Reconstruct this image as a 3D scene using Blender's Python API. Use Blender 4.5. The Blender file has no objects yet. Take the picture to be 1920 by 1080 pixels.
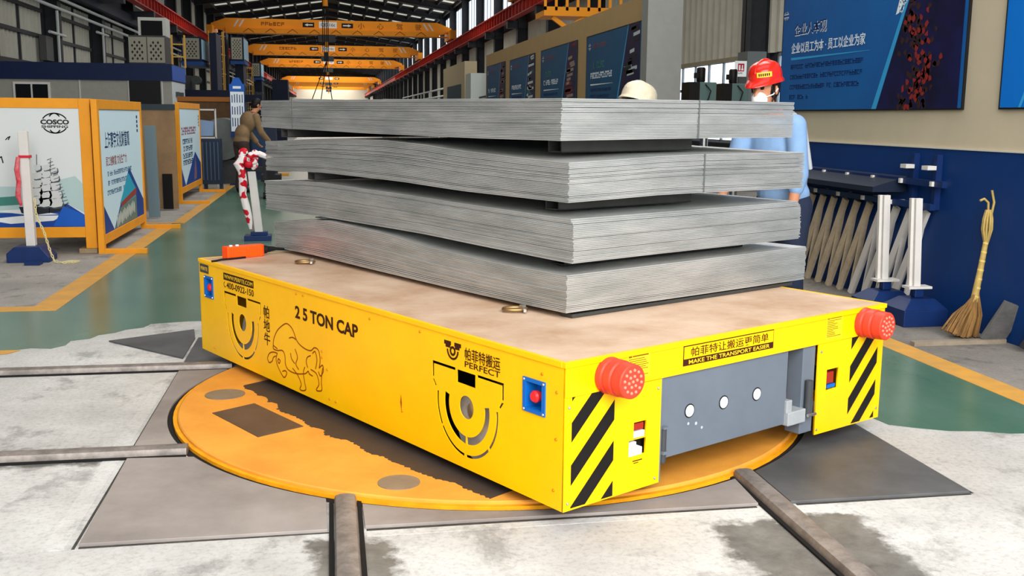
import bpy, bmesh, math, random
from math import sin, cos, pi, radians
from mathutils import Vector as V3, Matrix, Quaternion

SC = bpy.context.scene
COL = SC.collection
random.seed(7)

# ------------------------------------------------------------------ camera
F_PX, YAW, PITCH, ROLL, CAM_H = 1934.0, 0.1741, 0.1644, 0.0092, 1.445
_f = V3((sin(YAW) * cos(PITCH), cos(YAW) * cos(PITCH), -sin(PITCH)))
_r = V3((cos(YAW), -sin(YAW), 0.0))
_d = _f.cross(_r)
_r, _d = cos(ROLL) * _r - sin(ROLL) * _d, sin(ROLL) * _r + cos(ROLL) * _d
CAM_P = V3((0, 0, CAM_H))
cam_data = bpy.data.cameras.new('camera')
cam_data.sensor_width = 36.0
cam_data.lens = 36.0 * F_PX / 1920.0
cam_data.clip_start, cam_data.clip_end = 0.05, 600
cam = bpy.data.objects.new('camera', cam_data)
COL.objects.link(cam)
rot = Matrix((( _r.x, -_d.x, -_f.x), (_r.y, -_d.y, -_f.y), (_r.z, -_d.z, -_f.z)))
cam.matrix_world = Matrix.Translation(CAM_P) @ rot.to_4x4()
SC.camera = cam

# ------------------------------------------------------------------ sky, daylight, exposure
world = bpy.data.worlds.new('sky')
SC.world = world
world.use_nodes = True
bg = world.node_tree.nodes['Background']
bg.inputs[0].default_value = (0.86, 0.94, 1.0, 1)
bg.inputs[1].default_value = 1.8

def area(name, loc, target, sx, sy, power, col=(1, 1, 1)):
    l = bpy.data.lights.new(name, 'AREA')
    l.shape = 'RECTANGLE'; l.size = sx; l.size_y = sy; l.energy = power; l.color = col
    o = bpy.data.objects.new(name, l); COL.objects.link(o)
    o.location = loc
    o.rotation_euler = (V3(target) - V3(loc)).to_track_quat('-Z', 'Y').to_euler()
    return o

area('door_daylight', (1.4, -2.2, 4.0), (0.9, 4.2, 0.3), 7, 4.6, 1150, (1.0, 0.985, 0.965))
for xx, yy, pw in ((0, 3.0, 420), (3.5, 14, 1000), (2, 26, 380), (0, 40, 420), (0, 58, 800), (0, 90, 1500), (0, 135, 2600), (0, 190, 4500), (0, 246, 7000)):  # added fill under the roof; lamp furthest right is shifted to brighten sign boards
    area('skylight_fill', (xx, yy, 9.3), (0, yy, 0), 12 if yy < 80 else 13, 5 if yy < 80 else 36, pw, (1.0, 0.98, 0.94))

vs = SC.view_settings
SC.display_settings.display_device = 'sRGB'
vs.view_transform = 'Standard'
vs.look = 'None'
vs.exposure = 0.0
vs.gamma = 1.0
vs.use_curve_mapping = False

# ------------------------------------------------------------------ helpers
def _ray(x, y):
    return _f + _r * ((x - 960) / F_PX) + _d * ((y - 540) / F_PX)
def at_y(x, y, Y):                    # the point of the plane Y = const seen along that sight line
    d = _ray(x, y); return CAM_P + d * (Y / d.y)
def at_x(x, y, X):
    d = _ray(x, y); return CAM_P + d * (X / d.x)
def at_z(x, y, Z=0.0):
    d = _ray(x, y); return CAM_P + d * ((Z - CAM_H) / d.z)

def lin(c):
    r = []
    for u in c[:3]:
        u = u / 255.0
        r.append(u / 12.92 if u <= 0.04045 else ((u + 0.055) / 1.055) ** 2.4)
    return (*r, 1.0)

MATS = {}
def mat(name, rgb, rough=0.5, metal=0.0, var=0.0, scale=8.0, rgb2=None, bump=0.0, bscale=40.0, emit=0.0, stretch=None, spec=0.22, detail=6.0, coat=0.0, pos=(.36, .66)):
    if name in MATS: return MATS[name]
    m = bpy.data.materials.new(name); m.use_nodes = True
    nt = m.node_tree; b = nt.nodes['Principled BSDF']
    c = lin(rgb)
    b.inputs['Base Color'].default_value = c
    b.inputs['Roughness'].default_value = rough
    b.inputs['Metallic'].default_value = metal
    b.inputs['Specular IOR Level'].default_value = spec
    b.inputs['Coat Weight'].default_value = coat
    tc = None
    def coords(sc):
        nonlocal tc
        if tc is None: tc = nt.nodes.new('ShaderNodeTexCoord')
        mp = nt.nodes.new('ShaderNodeMapping')
        nt.links.new(tc.outputs['Object'], mp.inputs['Vector'])
        if stretch: mp.inputs['Scale'].default_value = stretch
        n = nt.nodes.new('ShaderNodeTexNoise'); n.inputs['Scale'].default_value = sc
        n.inputs['Detail'].default_value = detail; n.inputs['Roughness'].default_value = 0.65
        nt.links.new(mp.outputs['Vector'], n.inputs['Vector'])
        return n
    if var > 0 or rgb2:
        n = coords(scale)
        cr = nt.nodes.new('ShaderNodeValToRGB')
        c2 = lin(rgb2) if rgb2 else tuple(min(1, k * (1 + var)) for k in c[:3]) + (1,)
        c1 = c if rgb2 else tuple(k * (1 - var) for k in c[:3]) + (1,)
        cr.color_ramp.elements[0].color = c1; cr.color_ramp.elements[1].color = c2
        cr.color_ramp.elements[0].position, cr.color_ramp.elements[1].position = pos
        nt.links.new(n.outputs['Fac'], cr.inputs['Fac'])
        nt.links.new(cr.outputs['Color'], b.inputs['Base Color'])
    if bump > 0:
        n2 = coords(bscale)
        bp = nt.nodes.new('ShaderNodeBump'); bp.inputs['Strength'].default_value = bump; bp.inputs['Distance'].default_value = 0.01
        nt.links.new(n2.outputs['Fac'], bp.inputs['Height']); nt.links.new(bp.outputs['Normal'], b.inputs['Normal'])
    if emit > 0:
        b.inputs['Emission Color'].default_value = c; b.inputs['Emission Strength'].default_value = emit
    MATS[name] = m
    return m

def concrete(name, light, dark, stain, fine=1.0, damp=()):
    m = mat(name, light, 0.85)
    nt = m.node_tree; b = nt.nodes['Principled BSDF']; L = nt.links.new
    tc = nt.nodes.new('ShaderNodeTexCoord')
    def noise(sc, det, st=(1, 1, 1)):
        mp = nt.nodes.new('ShaderNodeMapping'); mp.inputs['Scale'].default_value = st; L(tc.outputs['Object'], mp.inputs['Vector'])
        n = nt.nodes.new('ShaderNodeTexNoise'); n.inputs['Scale'].default_value = sc; n.inputs['Detail'].default_value = det; n.inputs['Roughness'].default_value = .7
        L(mp.outputs['Vector'], n.inputs['Vector']); return n
    def ramp(n, p0, p1, c0, c1):
        r = nt.nodes.new('ShaderNodeValToRGB'); r.color_ramp.elements[0].position = p0; r.color_ramp.elements[1].position = p1
        r.color_ramp.elements[0].color = c0; r.color_ramp.elements[1].color = c1; L(n.outputs['Fac'], r.inputs['Fac']); return r
    def mult(a, c, f):
        x = nt.nodes.new('ShaderNodeMix'); x.data_type = 'RGBA'; x.blend_type = 'MULTIPLY'; x.inputs[0].default_value = f
        L(a, x.inputs[6]); L(c, x.inputs[7]); return x.outputs[2]
    base = ramp(noise(.9, 8), .38, .62, lin(dark), lin(light)).outputs['Color']
    g = lambda v: (v, v, v, 1)
    sp = ramp(noise(46, 4), .30, .52, g(.55), g(1)).outputs['Color']
    st = ramp(noise(3.2, 10, (1, .7, 1)), .36, .46, tuple(lin(stain)[i] / max(lin(light)[i], .01) for i in range(3)) + (1,), g(1)).outputs['Color']
    c = mult(mult(base, sp, .55 * fine), st, .6)
    if damp:
        sx = nt.nodes.new('ShaderNodeSeparateXYZ'); L(tc.outputs['Object'], sx.inputs[0]); nz = noise(7, 8)
        def op(o, a, b_=None):
            n = nt.nodes.new('ShaderNodeMath'); n.operation = o
            for i, q in enumerate((a, b_)):
                if q is None: continue
                if isinstance(q, (int, float)): n.inputs[i].default_value = q
                else: L(q, n.inputs[i])
            return n.outputs[0]
        tot = None
        for cx, cy, hx, hy in damp:             # wet grout beside the rails, ragged at the edge
            d = op('MAXIMUM', op('SUBTRACT', op('ABSOLUTE', op('SUBTRACT', sx.outputs[0], cx)), hx), op('SUBTRACT', op('ABSOLUTE', op('SUBTRACT', sx.outputs[1], cy)), hy))
            tot = d if tot is None else op('MINIMUM', tot, d)
        mk = nt.nodes.new('ShaderNodeMapRange'); L(op('ADD', tot, op('MULTIPLY', op('SUBTRACT', nz.outputs['Fac'], .5), .34)), mk.inputs[0])
        mk.inputs[1].default_value = -.02; mk.inputs[2].default_value = .035; mk.inputs[3].default_value = 1; mk.inputs[4].default_value = 0
        x = nt.nodes.new('ShaderNodeMix'); x.data_type = 'RGBA'; L(mk.outputs[0], x.inputs[0]); L(c, x.inputs[6])
        dr = ramp(noise(5, 8), .35, .65, lin((84, 82, 78)), lin((122, 120, 114))); L(dr.outputs['Color'], x.inputs[7]); c = x.outputs[2]
        rr = nt.nodes.new('ShaderNodeMapRange'); L(mk.outputs[0], rr.inputs[0]); rr.inputs[3].default_value = .85; rr.inputs[4].default_value = .45; L(rr.outputs[0], b.inputs['Roughness'])
    L(c, b.inputs['Base Color'])
    bp = nt.nodes.new('ShaderNodeBump'); bp.inputs['Strength'].default_value = .25; bp.inputs['Distance'].default_value = .01
    L(noise(24, 8).outputs['Fac'], bp.inputs['Height']); L(bp.outputs['Normal'], b.inputs['Normal'])
    return m

WM = {}                               # rest matrix of every object, so that children can be written in world metres
def wm(o):
    return WM.get(o.name, Matrix.Identity(4)) if o is not None else Matrix.Identity(4)

def tag(o, label=None, cat=None, group=None, kind=None):
    if label: o['label'] = label
    if cat: o['category'] = cat
    if group: o['group'] = group
    if kind: o['kind'] = kind
    return o

def thing(name, label, cat, loc=(0, 0, 0), rotz=0.0, group=None):
    o = bpy.data.objects.new(name, None); COL.objects.link(o)
    o.empty_display_size = 0.1
    o.location = loc; o.rotation_euler = (0, 0, rotz)
    WM[o.name] = Matrix.Translation(V3(loc)) @ Matrix.Rotation(rotz, 4, 'Z')
    return tag(o, label, cat, group)

def link_mesh(name, me, m, parent=None):
    o = bpy.data.objects.new(name, me); COL.objects.link(o)
    if m is not None:
        for k in (m if isinstance(m, (list, tuple)) else [m]): me.materials.append(k)
    if parent is not None:
        o.parent = parent
        WM[o.name] = wm(parent).copy()
    return o

class MB:
    def __init__(s): s.v = []; s.f = []; s.mi = []; s.cur = 0
    def add(s, vs, fs):
        b = len(s.v); s.v += [V3(p) for p in vs]
        for f in fs: s.f.append([b + i for i in f]); s.mi.append(s.cur)
        return s
    def bx(s, x0, x1, y0, y1, z0, z1, M=None):
        vs = [V3((x, y, z)) for z in (z0, z1) for y in (y0, y1) for x in (x0, x1)]
        if M is not None: vs = [M @ p for p in vs]
        return s.add(vs, [(0, 2, 3, 1), (4, 5, 7, 6), (0, 1, 5, 4), (2, 6, 7, 3), (0, 4, 6, 2), (1, 3, 7, 5)])
    def box(s, c, sz, M=None):
        return s.bx(c[0] - sz[0] / 2, c[0] + sz[0] / 2, c[1] - sz[1] / 2, c[1] + sz[1] / 2, c[2] - sz[2] / 2, c[2] + sz[2] / 2, M)
    def frame_box(s, fr, u0, u1, v0, v1, d0, d1):
        vs = [fr.pt(u, v, d) for d in (d0, d1) for v in (v0, v1) for u in (u0, u1)]
        return s.add(vs, [(0, 2, 3, 1), (4, 5, 7, 6), (0, 1, 5, 4), (2, 6, 7, 3), (0, 4, 6, 2), (1, 3, 7, 5)])
    def beam(s, p0, p1, w, h, up=(0, 0, 1)):
        p0, p1 = V3(p0), V3(p1); t = (p1 - p0).normalized(); up = V3(up)
        if abs(t.dot(up)) > 0.99: up = V3((0, 1, 0))
        a = t.cross(up).normalized() * (w / 2); b = a.cross(t).normalized() * (h / 2)
        vs = [p + sa * a + sb * b for p in (p0, p1) for sa, sb in ((-1, -1), (1, -1), (1, 1), (-1, 1))]
        return s.add(vs, [(0, 3, 2, 1), (4, 5, 6, 7), (0, 1, 5, 4), (1, 2, 6, 5), (2, 3, 7, 6), (3, 0, 4, 7)])
    def ring(s, c, a, b, n): return [c + a * cos(2 * pi * i / n) + b * sin(2 * pi * i / n) for i in range(n)]
    def cyl(s, p0, p1, r0, r1=None, n=16, caps=True):
        return s.lathe(p0, p1, [(0, r0), (1, r0 if r1 is None else r1)], n, caps)
    def lathe(s, p0, p1, prof, n=20, caps=True):
        p0, p1 = V3(p0), V3(p1); t = (p1 - p0); tn = t.normalized()
        q = V3((0, 0, 1)) if abs(tn.z) < 0.9 else V3((1, 0, 0))
        a = tn.cross(q).normalized(); b = tn.cross(a)
        vs = []; fs = []
        for k, r in prof: vs += s.ring(p0 + t * k, a * r, b * r, n)
        for j in range(len(prof) - 1):
            for i in range(n):
                i2 = (i + 1) % n
                fs.append((j * n + i, j * n + i2, (j + 1) * n + i2, (j + 1) * n + i))
        if caps:
            fs.append(tuple(reversed(range(n)))); m = (len(prof) - 1) * n; fs.append(tuple(m + i for i in range(n)))
        return s.add(vs, fs)
    def tube(s, pts, r, n=8):
        pts = [V3(p) for p in pts]; rs = r if isinstance(r, (list, tuple)) else [r] * len(pts)
        vs = []; fs = []; prev = None
        for i, p in enumerate(pts):
            t = (pts[min(i + 1, len(pts) - 1)] - pts[max(i - 1, 0)]).normalized()
            if prev is None:
                q = V3((0, 0, 1)) if abs(t.z) < 0.9 else V3((1, 0, 0)); a = t.cross(q).normalized()
            else:
                a = (prev - t * prev.dot(t))
                a = a.normalized() if a.length > 1e-6 else t.orthogonal().normalized()
            prev = a; b = t.cross(a)
            vs += s.ring(p, a * rs[i], b * rs[i], n)
        for j in range(len(pts) - 1):
            for i in range(n):
                i2 = (i + 1) % n
                fs.append((j * n + i, j * n + i2, (j + 1) * n + i2, (j + 1) * n + i))
        fs.append(tuple(reversed(range(n)))); m = (len(pts) - 1) * n; fs.append(tuple(m + i for i in range(n)))
        return s.add(vs, fs)
    def ball(s, c, r, M=None, nu=16, nv=10):
        c = V3(c); r = (r, r, r) if not isinstance(r, (tuple, list)) else r
        vs = [V3((0, 0, r[2]))]; fs = []
        for j in range(1, nv):
            th = pi * j / nv
            for i in range(nu):
                ph = 2 * pi * i / nu; vs.append(V3((r[0] * sin(th) * cos(ph), r[1] * sin(th) * sin(ph), r[2] * cos(th))))
        vs.append(V3((0, 0, -r[2])))
        for i in range(nu): fs.append((0, 1 + i, 1 + (i + 1) % nu))
        for j in range(nv - 2):
            for i in range(nu):
                a = 1 + j * nu; fs.append((a + i, a + nu + i, a + nu + (i + 1) % nu, a + (i + 1) % nu))
        l = len(vs) - 1; a = 1 + (nv - 2) * nu
        for i in range(nu): fs.append((l, a + (i + 1) % nu, a + i))
        if M is not None: vs = [M @ p for p in vs]
        return s.add([c + p for p in vs], fs)
    def capsule(s, p0, p1, r0, r1, n=14):
        p0, p1 = V3(p0), V3(p1); L = max((p1 - p0).length, 1e-5); prof = []
        for k in range(0, 7):
            a = pi / 2 * (1 - k / 6); prof.append((-(r0 * sin(a)) / L, max(r0 * cos(a), 1e-4)))
        for k in range(0, 7):
            a = pi / 2 * k / 6; prof.append((1 + (r1 * sin(a)) / L, max(r1 * cos(a), 1e-4)))
        return s.lathe(p0, p1, prof, n)
    def prism(s, pts, vec):
        pts = [V3(p) for p in pts]; vec = V3(vec); n = len(pts)
        fs = [tuple(range(n)), tuple(reversed(range(n, 2 * n)))]
        for i in range(n): fs.append((i, i + n, (i + 1) % n + n, (i + 1) % n))
        return s.add(pts + [p + vec for p in pts], fs)
    def poly(s, pts): return s.add(pts, [tuple(range(len(pts)))])
    def build(s, name, m, parent=None, local=False, smooth=None, bev=0.0):
        me = bpy.data.meshes.new(name)
        vs = s.v
        if parent is not None and not local:
            inv = wm(parent).inverted(); vs = [inv @ p for p in vs]
        me.from_pydata([tuple(p) for p in vs], [], s.f)
        bm = bmesh.new(); bm.from_mesh(me)
        bmesh.ops.recalc_face_normals(bm, faces=bm.faces)
        bm.to_mesh(me); bm.free()
        if max(s.mi, default=0) > 0: me.polygons.foreach_set('material_index', s.mi)
        if smooth is not None:
            me.polygons.foreach_set('use_smooth', [True] * len(me.polygons))
            me.set_sharp_from_angle(angle=radians(smooth))
        o = link_mesh(name, me, m, parent)
        if bev > 0:
            bm_ = o.modifiers.new('bevel', 'BEVEL'); bm_.width = bev; bm_.segments = 2; bm_.limit_method = 'ANGLE'; bm_.angle_limit = radians(40)
        return o

class Fr:                             # a flat frame: origin, two in-plane axes, outward normal
    def __init__(s, o, ux, uy):
        s.o = V3(o); s.u = V3(ux).normalized(); s.w = V3(uy).normalized(); s.n = s.u.cross(s.w)
    def pt(s, u, v, d=0.0): return s.o + s.u * u + s.w * v + s.n * d
    def mat4(s, u=0, v=0, d=0):
        m = Matrix((( s.u.x, s.w.x, s.n.x), (s.u.y, s.w.y, s.n.y), (s.u.z, s.w.z, s.n.z))).to_4x4()
        m.translation = s.pt(u, v, d); return m

def art(name, polys, fr, d, m, parent=None, local=False, th=0.0008):
    b = MB()
    for p in polys: b.prism([fr.pt(u, v, d) for u, v in p], fr.n * th)
    return b.build(name, m, parent, local)

def rect(u0, v0, u1, v1): return [(u0, v0), (u1, v0), (u1, v1), (u0, v1)]
def disc(cu, cv, r, n=24, ry=None):
    ry = r if ry is None else ry
    return [(cu + r * cos(2 * pi * i / n), cv + ry * sin(2 * pi * i / n)) for i in range(n)]
def stroke(pts, w):                   # a polyline as short quads
    out = []
    for a, b in zip(pts[:-1], pts[1:]):
        dx, dy = b[0] - a[0], b[1] - a[1]; L = math.hypot(dx, dy)
        if L < 1e-6: continue
        nx, ny = -dy / L * w / 2, dx / L * w / 2; ex, ey = dx / L * w * .35, dy / L * w * .35
        out.append([(a[0] - ex + nx, a[1] - ey + ny), (a[0] - ex - nx, a[1] - ey - ny), (b[0] + ex - nx, b[1] + ey - ny), (b[0] + ex + nx, b[1] + ey + ny)])
    return out
def arc(cu, cv, r, a0, a1, n=16, ry=None):
    ry = r if ry is None else ry
    return [(cu + r * cos(radians(a0 + (a1 - a0) * i / n)), cv + ry * sin(radians(a0 + (a1 - a0) * i / n))) for i in range(n + 1)]
def band(cu, cv, r0, r1, a0, a1, n=16):
    return arc(cu, cv, r1, a0, a1, n) + list(reversed(arc(cu, cv, r0, a0, a1, n)))
def smooth_path(pts, n=6):
    out = []
    P = [V3((p[0], p[1], 0)) for p in pts]
    for i in range(len(P) - 1):
        p0, p1, p2, p3 = P[max(i - 1, 0)], P[i], P[i + 1], P[min(i + 2, len(P) - 1)]
        for k in range(n):
            t = k / n
            q = 0.5 * ((2 * p1) + (p2 - p0) * t + (2 * p0 - 5 * p1 + 4 * p2 - p3) * t * t + (3 * p1 - p0 - 3 * p2 + p3) * t ** 3)
            out.append((q.x, q.y))
    out.append((pts[-1][0], pts[-1][1]))
    return out

def curve_to_mesh(cu, name):
    o = bpy.data.objects.new(name, cu); COL.objects.link(o)
    dg = bpy.context.evaluated_depsgraph_get()
    me = bpy.data.meshes.new_from_object(o.evaluated_get(dg))
    bpy.data.objects.remove(o); bpy.data.curves.remove(cu)
    return me

def text(name, s, fr, u0, v0, u1, v1, m, parent=None, local=False, d=0.001, bold=0.0, th=0.0006, vertical=False):
    """lettering fitted into the rectangle u0..u1, v0..v1 of the frame"""
    cu = bpy.data.curves.new(name, 'FONT'); cu.body = '\n'.join(s) if vertical else s
    cu.fill_mode = 'BOTH'; cu.extrude = 0.01; cu.offset = bold; cu.resolution_u = 3
    if vertical: cu.align_x = 'CENTER'
    me = curve_to_mesh(cu, name)
    xs = [v.co.x for v in me.vertices]; ys = [v.co.y for v in me.vertices]
    x0, x1, y0, y1 = min(xs), max(xs), min(ys), max(ys)
    M = fr.mat4()
    inv = Matrix.Identity(4) if (local or parent is None) else wm(parent).inverted()
    for v in me.vertices:
        p = V3((u0 + (v.co.x - x0) / (x1 - x0) * (u1 - u0), v0 + (v.co.y - y0) / (y1 - y0) * (v1 - v0), d + (th if v.co.z > 0 else 0)))
        v.co = inv @ (M @ p)
    return link_mesh(name, me, m, parent)

def panel(name, outline, holes, fr, d0, d1, m, parent=None, local=False):
    """sheet cut to an outline with holes, from depth d0 to d1 of the frame"""
    cu = bpy.data.curves.new(name, 'CURVE'); cu.dimensions = '2D'; cu.fill_mode = 'BOTH'; cu.extrude = 0.5
    for pl in [outline] + list(holes):
        sp = cu.splines.new('POLY'); sp.points.add(len(pl) - 1)
        for q, p in zip(sp.points, pl): q.co = (p[0], p[1], 0, 1)
        sp.use_cyclic_u = True
    me = curve_to_mesh(cu, name)
    M = fr.mat4(); inv = Matrix.Identity(4) if (local or parent is None) else wm(parent).inverted()
    for v in me.vertices:
        v.co = inv @ (M @ V3((v.co.x, v.co.y, d1 if v.co.z > 0 else d0)))
    return link_mesh(name, me, m, parent)

def glyph_rows(u0, u1, rows, h, rnd, gap=0.18, fill=0.86):
    """illegible small print: rows of tiny broken character blocks"""
    out = []
    for v, frac in rows:
        u = u0; end = u0 + (u1 - u0) * frac
        while u < end - h * 0.5:
            w = h * rnd.uniform(0.75, 0.95)
            if rnd.random() > 0.07:
                k = rnd.randint(0, 3)
                out.append(rect(u, v, u + w * 0.22, v + h)); out.append(rect(u + w * 0.3, v + h * (0.7 if k else 0.4), u + w, v + h * (0.92 if k else 0.6)))
                if k != 1: out.append(rect(u + w * 0.3, v + h * 0.38, u + w, v + h * 0.52))
                if k != 2: out.append(rect(u + w * 0.3, v, u + w, v + h * 0.16))
                if k == 3: out.append(rect(u + w * 0.55, v, u + w * 0.72, v + h))
            u += h * 1.05
    return out

def copy_tree(o, parent=None):
    c = o.copy(); COL.objects.link(c); WM[c.name] = wm(o).copy()
    if parent is not None: c.parent = parent
    for ch in list(o.children): copy_tree(ch, c)
    return c
def struct(o): o['kind'] = 'structure'; return o
# ------------------------------------------------------------------ materials
M_YEL = mat('cart yellow paint', (255, 190, 0), 0.38, var=0.05, scale=3, bump=0.02, bscale=6)
M_YELD = mat('dulled yellow paint', (236, 160, 20), 0.5, var=0.12, scale=5)
M_BLK = mat('black paint', (22, 19, 18), 0.5, var=0.1)
M_INK = mat('dark brown lettering', (58, 22, 8), 0.6)
M_ENG = mat('engraved line', (150, 72, 6), 0.6)
M_DECK = mat('worn tan deck', (202, 176, 152), 0.6, rgb2=(176, 142, 114), scale=3.0, bump=0.05, bscale=30, stretch=(1, 1, 1))
M_GREY = mat('grey enamel', (98, 106, 116), 0.45, var=0.06, scale=4)
M_DGREY = mat('dark grey steel', (62, 64, 66), 0.5, var=0.15)
M_DARK = mat('dark interior', (18, 17, 17), 0.8)
M_CHROME = mat('bare metal', (190, 190, 188), 0.3, 0.9)
M_BRASS = mat('dull brass', (150, 120, 80), 0.4, 0.8)
M_IRON = mat('cast iron wheel', (196, 196, 196), 0.5, 0.2, var=0.2)
M_RED = mat('red rubber', (214, 62, 44), 0.45, var=0.06, scale=10)
M_REDL = mat('pale red studs', (238, 128, 108), 0.45)
M_BLUE = mat('switch blue', (12, 96, 178), 0.4)
M_WHITE = mat('white plastic', (228, 230, 228), 0.45)
M_ORANGE = mat('orange plastic', (255, 78, 12), 0.35)
M_STK = mat('pale yellow sticker', (236, 196, 30), 0.5)
M_RUBBER = mat('black rubber', (20, 20, 22), 0.6)
M_CONC = concrete('worn concrete', (196, 195, 191), (168, 166, 162), (128, 126, 122), damp=((.05, 2.7, .13, .7), (1.6, 2.5, .28, .86), (-1.2, 4.47, .22, .11), (1.15, 2.6, .02, .2)))
M_CONCD = concrete('damp concrete', (126, 124, 118), (98, 96, 92), (84, 82, 78))
M_PLATE = mat('steel floor plate', (150, 142, 136), 0.6, rgb2=(122, 114, 109), scale=1.6, bump=0.05, bscale=9)
M_PLATED = mat('dark steel floor plate', (70, 71, 72), 0.5, rgb2=(92, 92, 92), scale=2.2, bump=0.05, bscale=9)
M_GREEN = mat('green floor paint', (64, 98, 80), 0.24, rgb2=(86, 114, 98), scale=1.3, bump=0.03, bscale=6, stretch=(1, 0.5, 1))
M_LINE = mat('yellow line paint', (208, 152, 62), 0.5, rgb2=(184, 140, 74), scale=5)
M_TT = mat('turntable orange', (226, 156, 62), 0.6, rgb2=(206, 136, 52), scale=2.4, bump=0.06, bscale=14)
M_TTR = mat('turntable rim yellow', (226, 150, 20), 0.5, var=0.15, scale=9)
M_RAIL = mat('rail steel', (132, 124, 118), 0.5, 0.35, var=0.3, scale=14, bump=0.1, bscale=30)

# ------------------------------------------------------------------ floor
b = MB(); b.bx(-9.8, 9.8, -6, 264, -0.3, 0); struct(b.build('floor', M_CONC))
def flat(name, pts, z, m, th=0.002):
    b = MB(); b.prism([(x, y, z) for x, y in pts], (0, 0, th)); return b.build(name, m)
def jag(p0, p1, n, a, rnd):
    out = []
    for i in range(n):
        t = i / n; e = rnd.uniform(-a, a); L = math.hypot(p1[0] - p0[0], p1[1] - p0[1]); out.append((p0[0] + (p1[0] - p0[0]) * t - (p1[1] - p0[1]) / L * e, p0[1] + (p1[1] - p0[1]) * t + (p1[0] - p0[0]) / L * e))
    return out
rj = random.Random(3)
edge = jag((-2.6, 6.62), (-1.75, 6.66), 8, .03, rj) + jag((-1.75, 6.66), (-1.25, 7.35), 8, .05, rj) + jag((-1.25, 7.35), (1.2, 7.7), 10, .06, rj) + jag((1.2, 7.7), (2.55, 6.2), 8, .08, rj) + jag((2.55, 6.2), (2.62, 4.4), 10, .06, rj) + jag((2.62, 4.4), (3.6, 3.95), 8, .08, rj) + [(3.6, 3.9)]
struct(flat('floor_green_aisle', edge + [(3.6, 262), (-2.1, 262), (-2.1, 8.0), (-2.6, 8.0)], 0.0, M_GREEN))
M_CONCG = concrete('grimy concrete', (136, 131, 124), (112, 107, 101), (84, 80, 75))
struct(flat('floor_bay_right', [(3.68, 3.9), (9.4, 3.9), (9.4, 40), (3.68, 40)], 0.0, M_CONCG, .0015))
struct(flat('floor_bay_left', [(-9.4, 8.1), (-2.1, 8.1), (-2.1, 40), (-9.4, 40)], 0.0, concrete('grey concrete', (160, 156, 150), (138, 134, 128), (104, 100, 95)), .0015))
struct(flat('floor_line_left', [(-2.22, 8.15), (-2.02, 8.15), (-2.02, 14.0), (-2.2, 14.0)], 0.002, M_LINE))
struct(flat('floor_line_corner', [(-3.4, 7.96), (-2.02, 7.96), (-2.02, 8.15), (-3.4, 8.15)], 0.002, M_LINE))
struct(flat('floor_line_end', [(-2.6, 6.5), (-1.95, 6.52), (-1.9, 6.62), (-2.6, 6.62)], 0.002, M_LINE))
struct(flat('floor_line_aisle', [(-2.1, 14.4), (-1.94, 14.4), (-1.94, 60), (-2.1, 60)], 0.002, M_LINE))
struct(flat('floor_line_cross', [(-2.9, 14.3), (-1.94, 14.3), (-1.94, 14.42), (-2.9, 14.42)], 0.002, M_LINE))
struct(flat('floor_line_right', [(3.5, 3.9), (3.68, 3.9), (3.68, 60), (3.5, 60)], 0.002, M_LINE))
TC = V3((0.79, 5.15, 0)); TR = 1.545
def sector(name, label, outer, a0, a1, m, z=0.0, th=0.012):
    pts = list(outer) + [(TC.x + 1.592 * cos(radians(a0 + (a1 - a0) * i / 30)), TC.y + 1.592 * sin(radians(a0 + (a1 - a0) * i / 30))) for i in range(31)]
    b = MB(); b.prism([(x, y, z) for x, y in pts], (0, 0, th))
    return tag(b.build(name, m, bev=0.002), label, 'floor plate', 'steel plates framing the turntable')
sector('steel_floor_plate', 'brown grey steel floor plate between the left rail and the front left rail', [(-.87, 4.385), (-.86, 3.49), (-.035, 3.49)], 238.5, 209.5, M_PLATE)
sector('steel_floor_plate', 'brown grey steel floor plate between the two front rails', [(.095, 3.5), (1.57, 3.5)], 300, 244, M_PLATE)
sector('steel_floor_plate', 'dark grey steel floor plate on the right of the turntable', [(1.7, 3.5), (2.45, 3.5), (2.45, 5.15)], 360, 305, M_PLATED)
sector('steel_floor_plate', 'steel floor plate between the two rails on the left', [(-.87, 5.92), (-.87, 4.515)], 204.5, 151, M_PLATE)
sector('steel_floor_plate', 'dark steel floor plate at the far left of the turntable', [(.79, 6.82), (-.87, 6.82), (-.87, 6.06)], 145, 90, M_PLATED)
tag(flat('steel_floor_plate', [(-1.42, 6.8), (-.89, 6.25), (-.89, 6.82), (-.93, 7.1)], 0.002, M_PLATED, .008), 'dark triangular looking floor plate beside the far left corner of the cart', 'floor plate')

b = MB(); b.cyl(TC + V3((0, 0, .0)), TC + V3((0, 0, .0012)), 1.6, n=96); struct(b.build('floor_pit_gap', mat('dark joint', (26, 24, 22), .9)))
for pts in ([(-.882, 3.47), (-.872, 3.47), (-.872, 4.38), (-.879, 4.38)], [(-.880, 4.52), (-.872, 4.52), (-.872, 5.92), (-.878, 5.92)], [(-.86, 3.472), (-.03, 3.48), (-.03, 3.487), (-.86, 3.486)], [(.1, 3.482), (1.56, 3.484), (1.56, 3.497), (.1, 3.497)], [(1.72, 3.484), (2.45, 3.488), (2.45, 3.498), (1.72, 3.498)], [(2.453, 3.5), (2.468, 3.5), (2.464, 5.0), (2.453, 5.0)]):
    struct(flat('floor_seam', pts, 0.0, mat('dark seam', (62, 58, 54), .9, var=.3, scale=20), .0015))
for pts in ([(-.98, 3.47), (-.905, 3.47), (-.89, 5.9), (-.95, 5.9)], [(.1, 3.43), (1.3, 3.44), (1.3, 3.478), (.1, 3.478)]):
    struct(flat('floor_mortar_strip', pts, 0.0, concrete('pale mortar', (200, 199, 195), (176, 174, 170), (128, 126, 122)), .0012))
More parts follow.
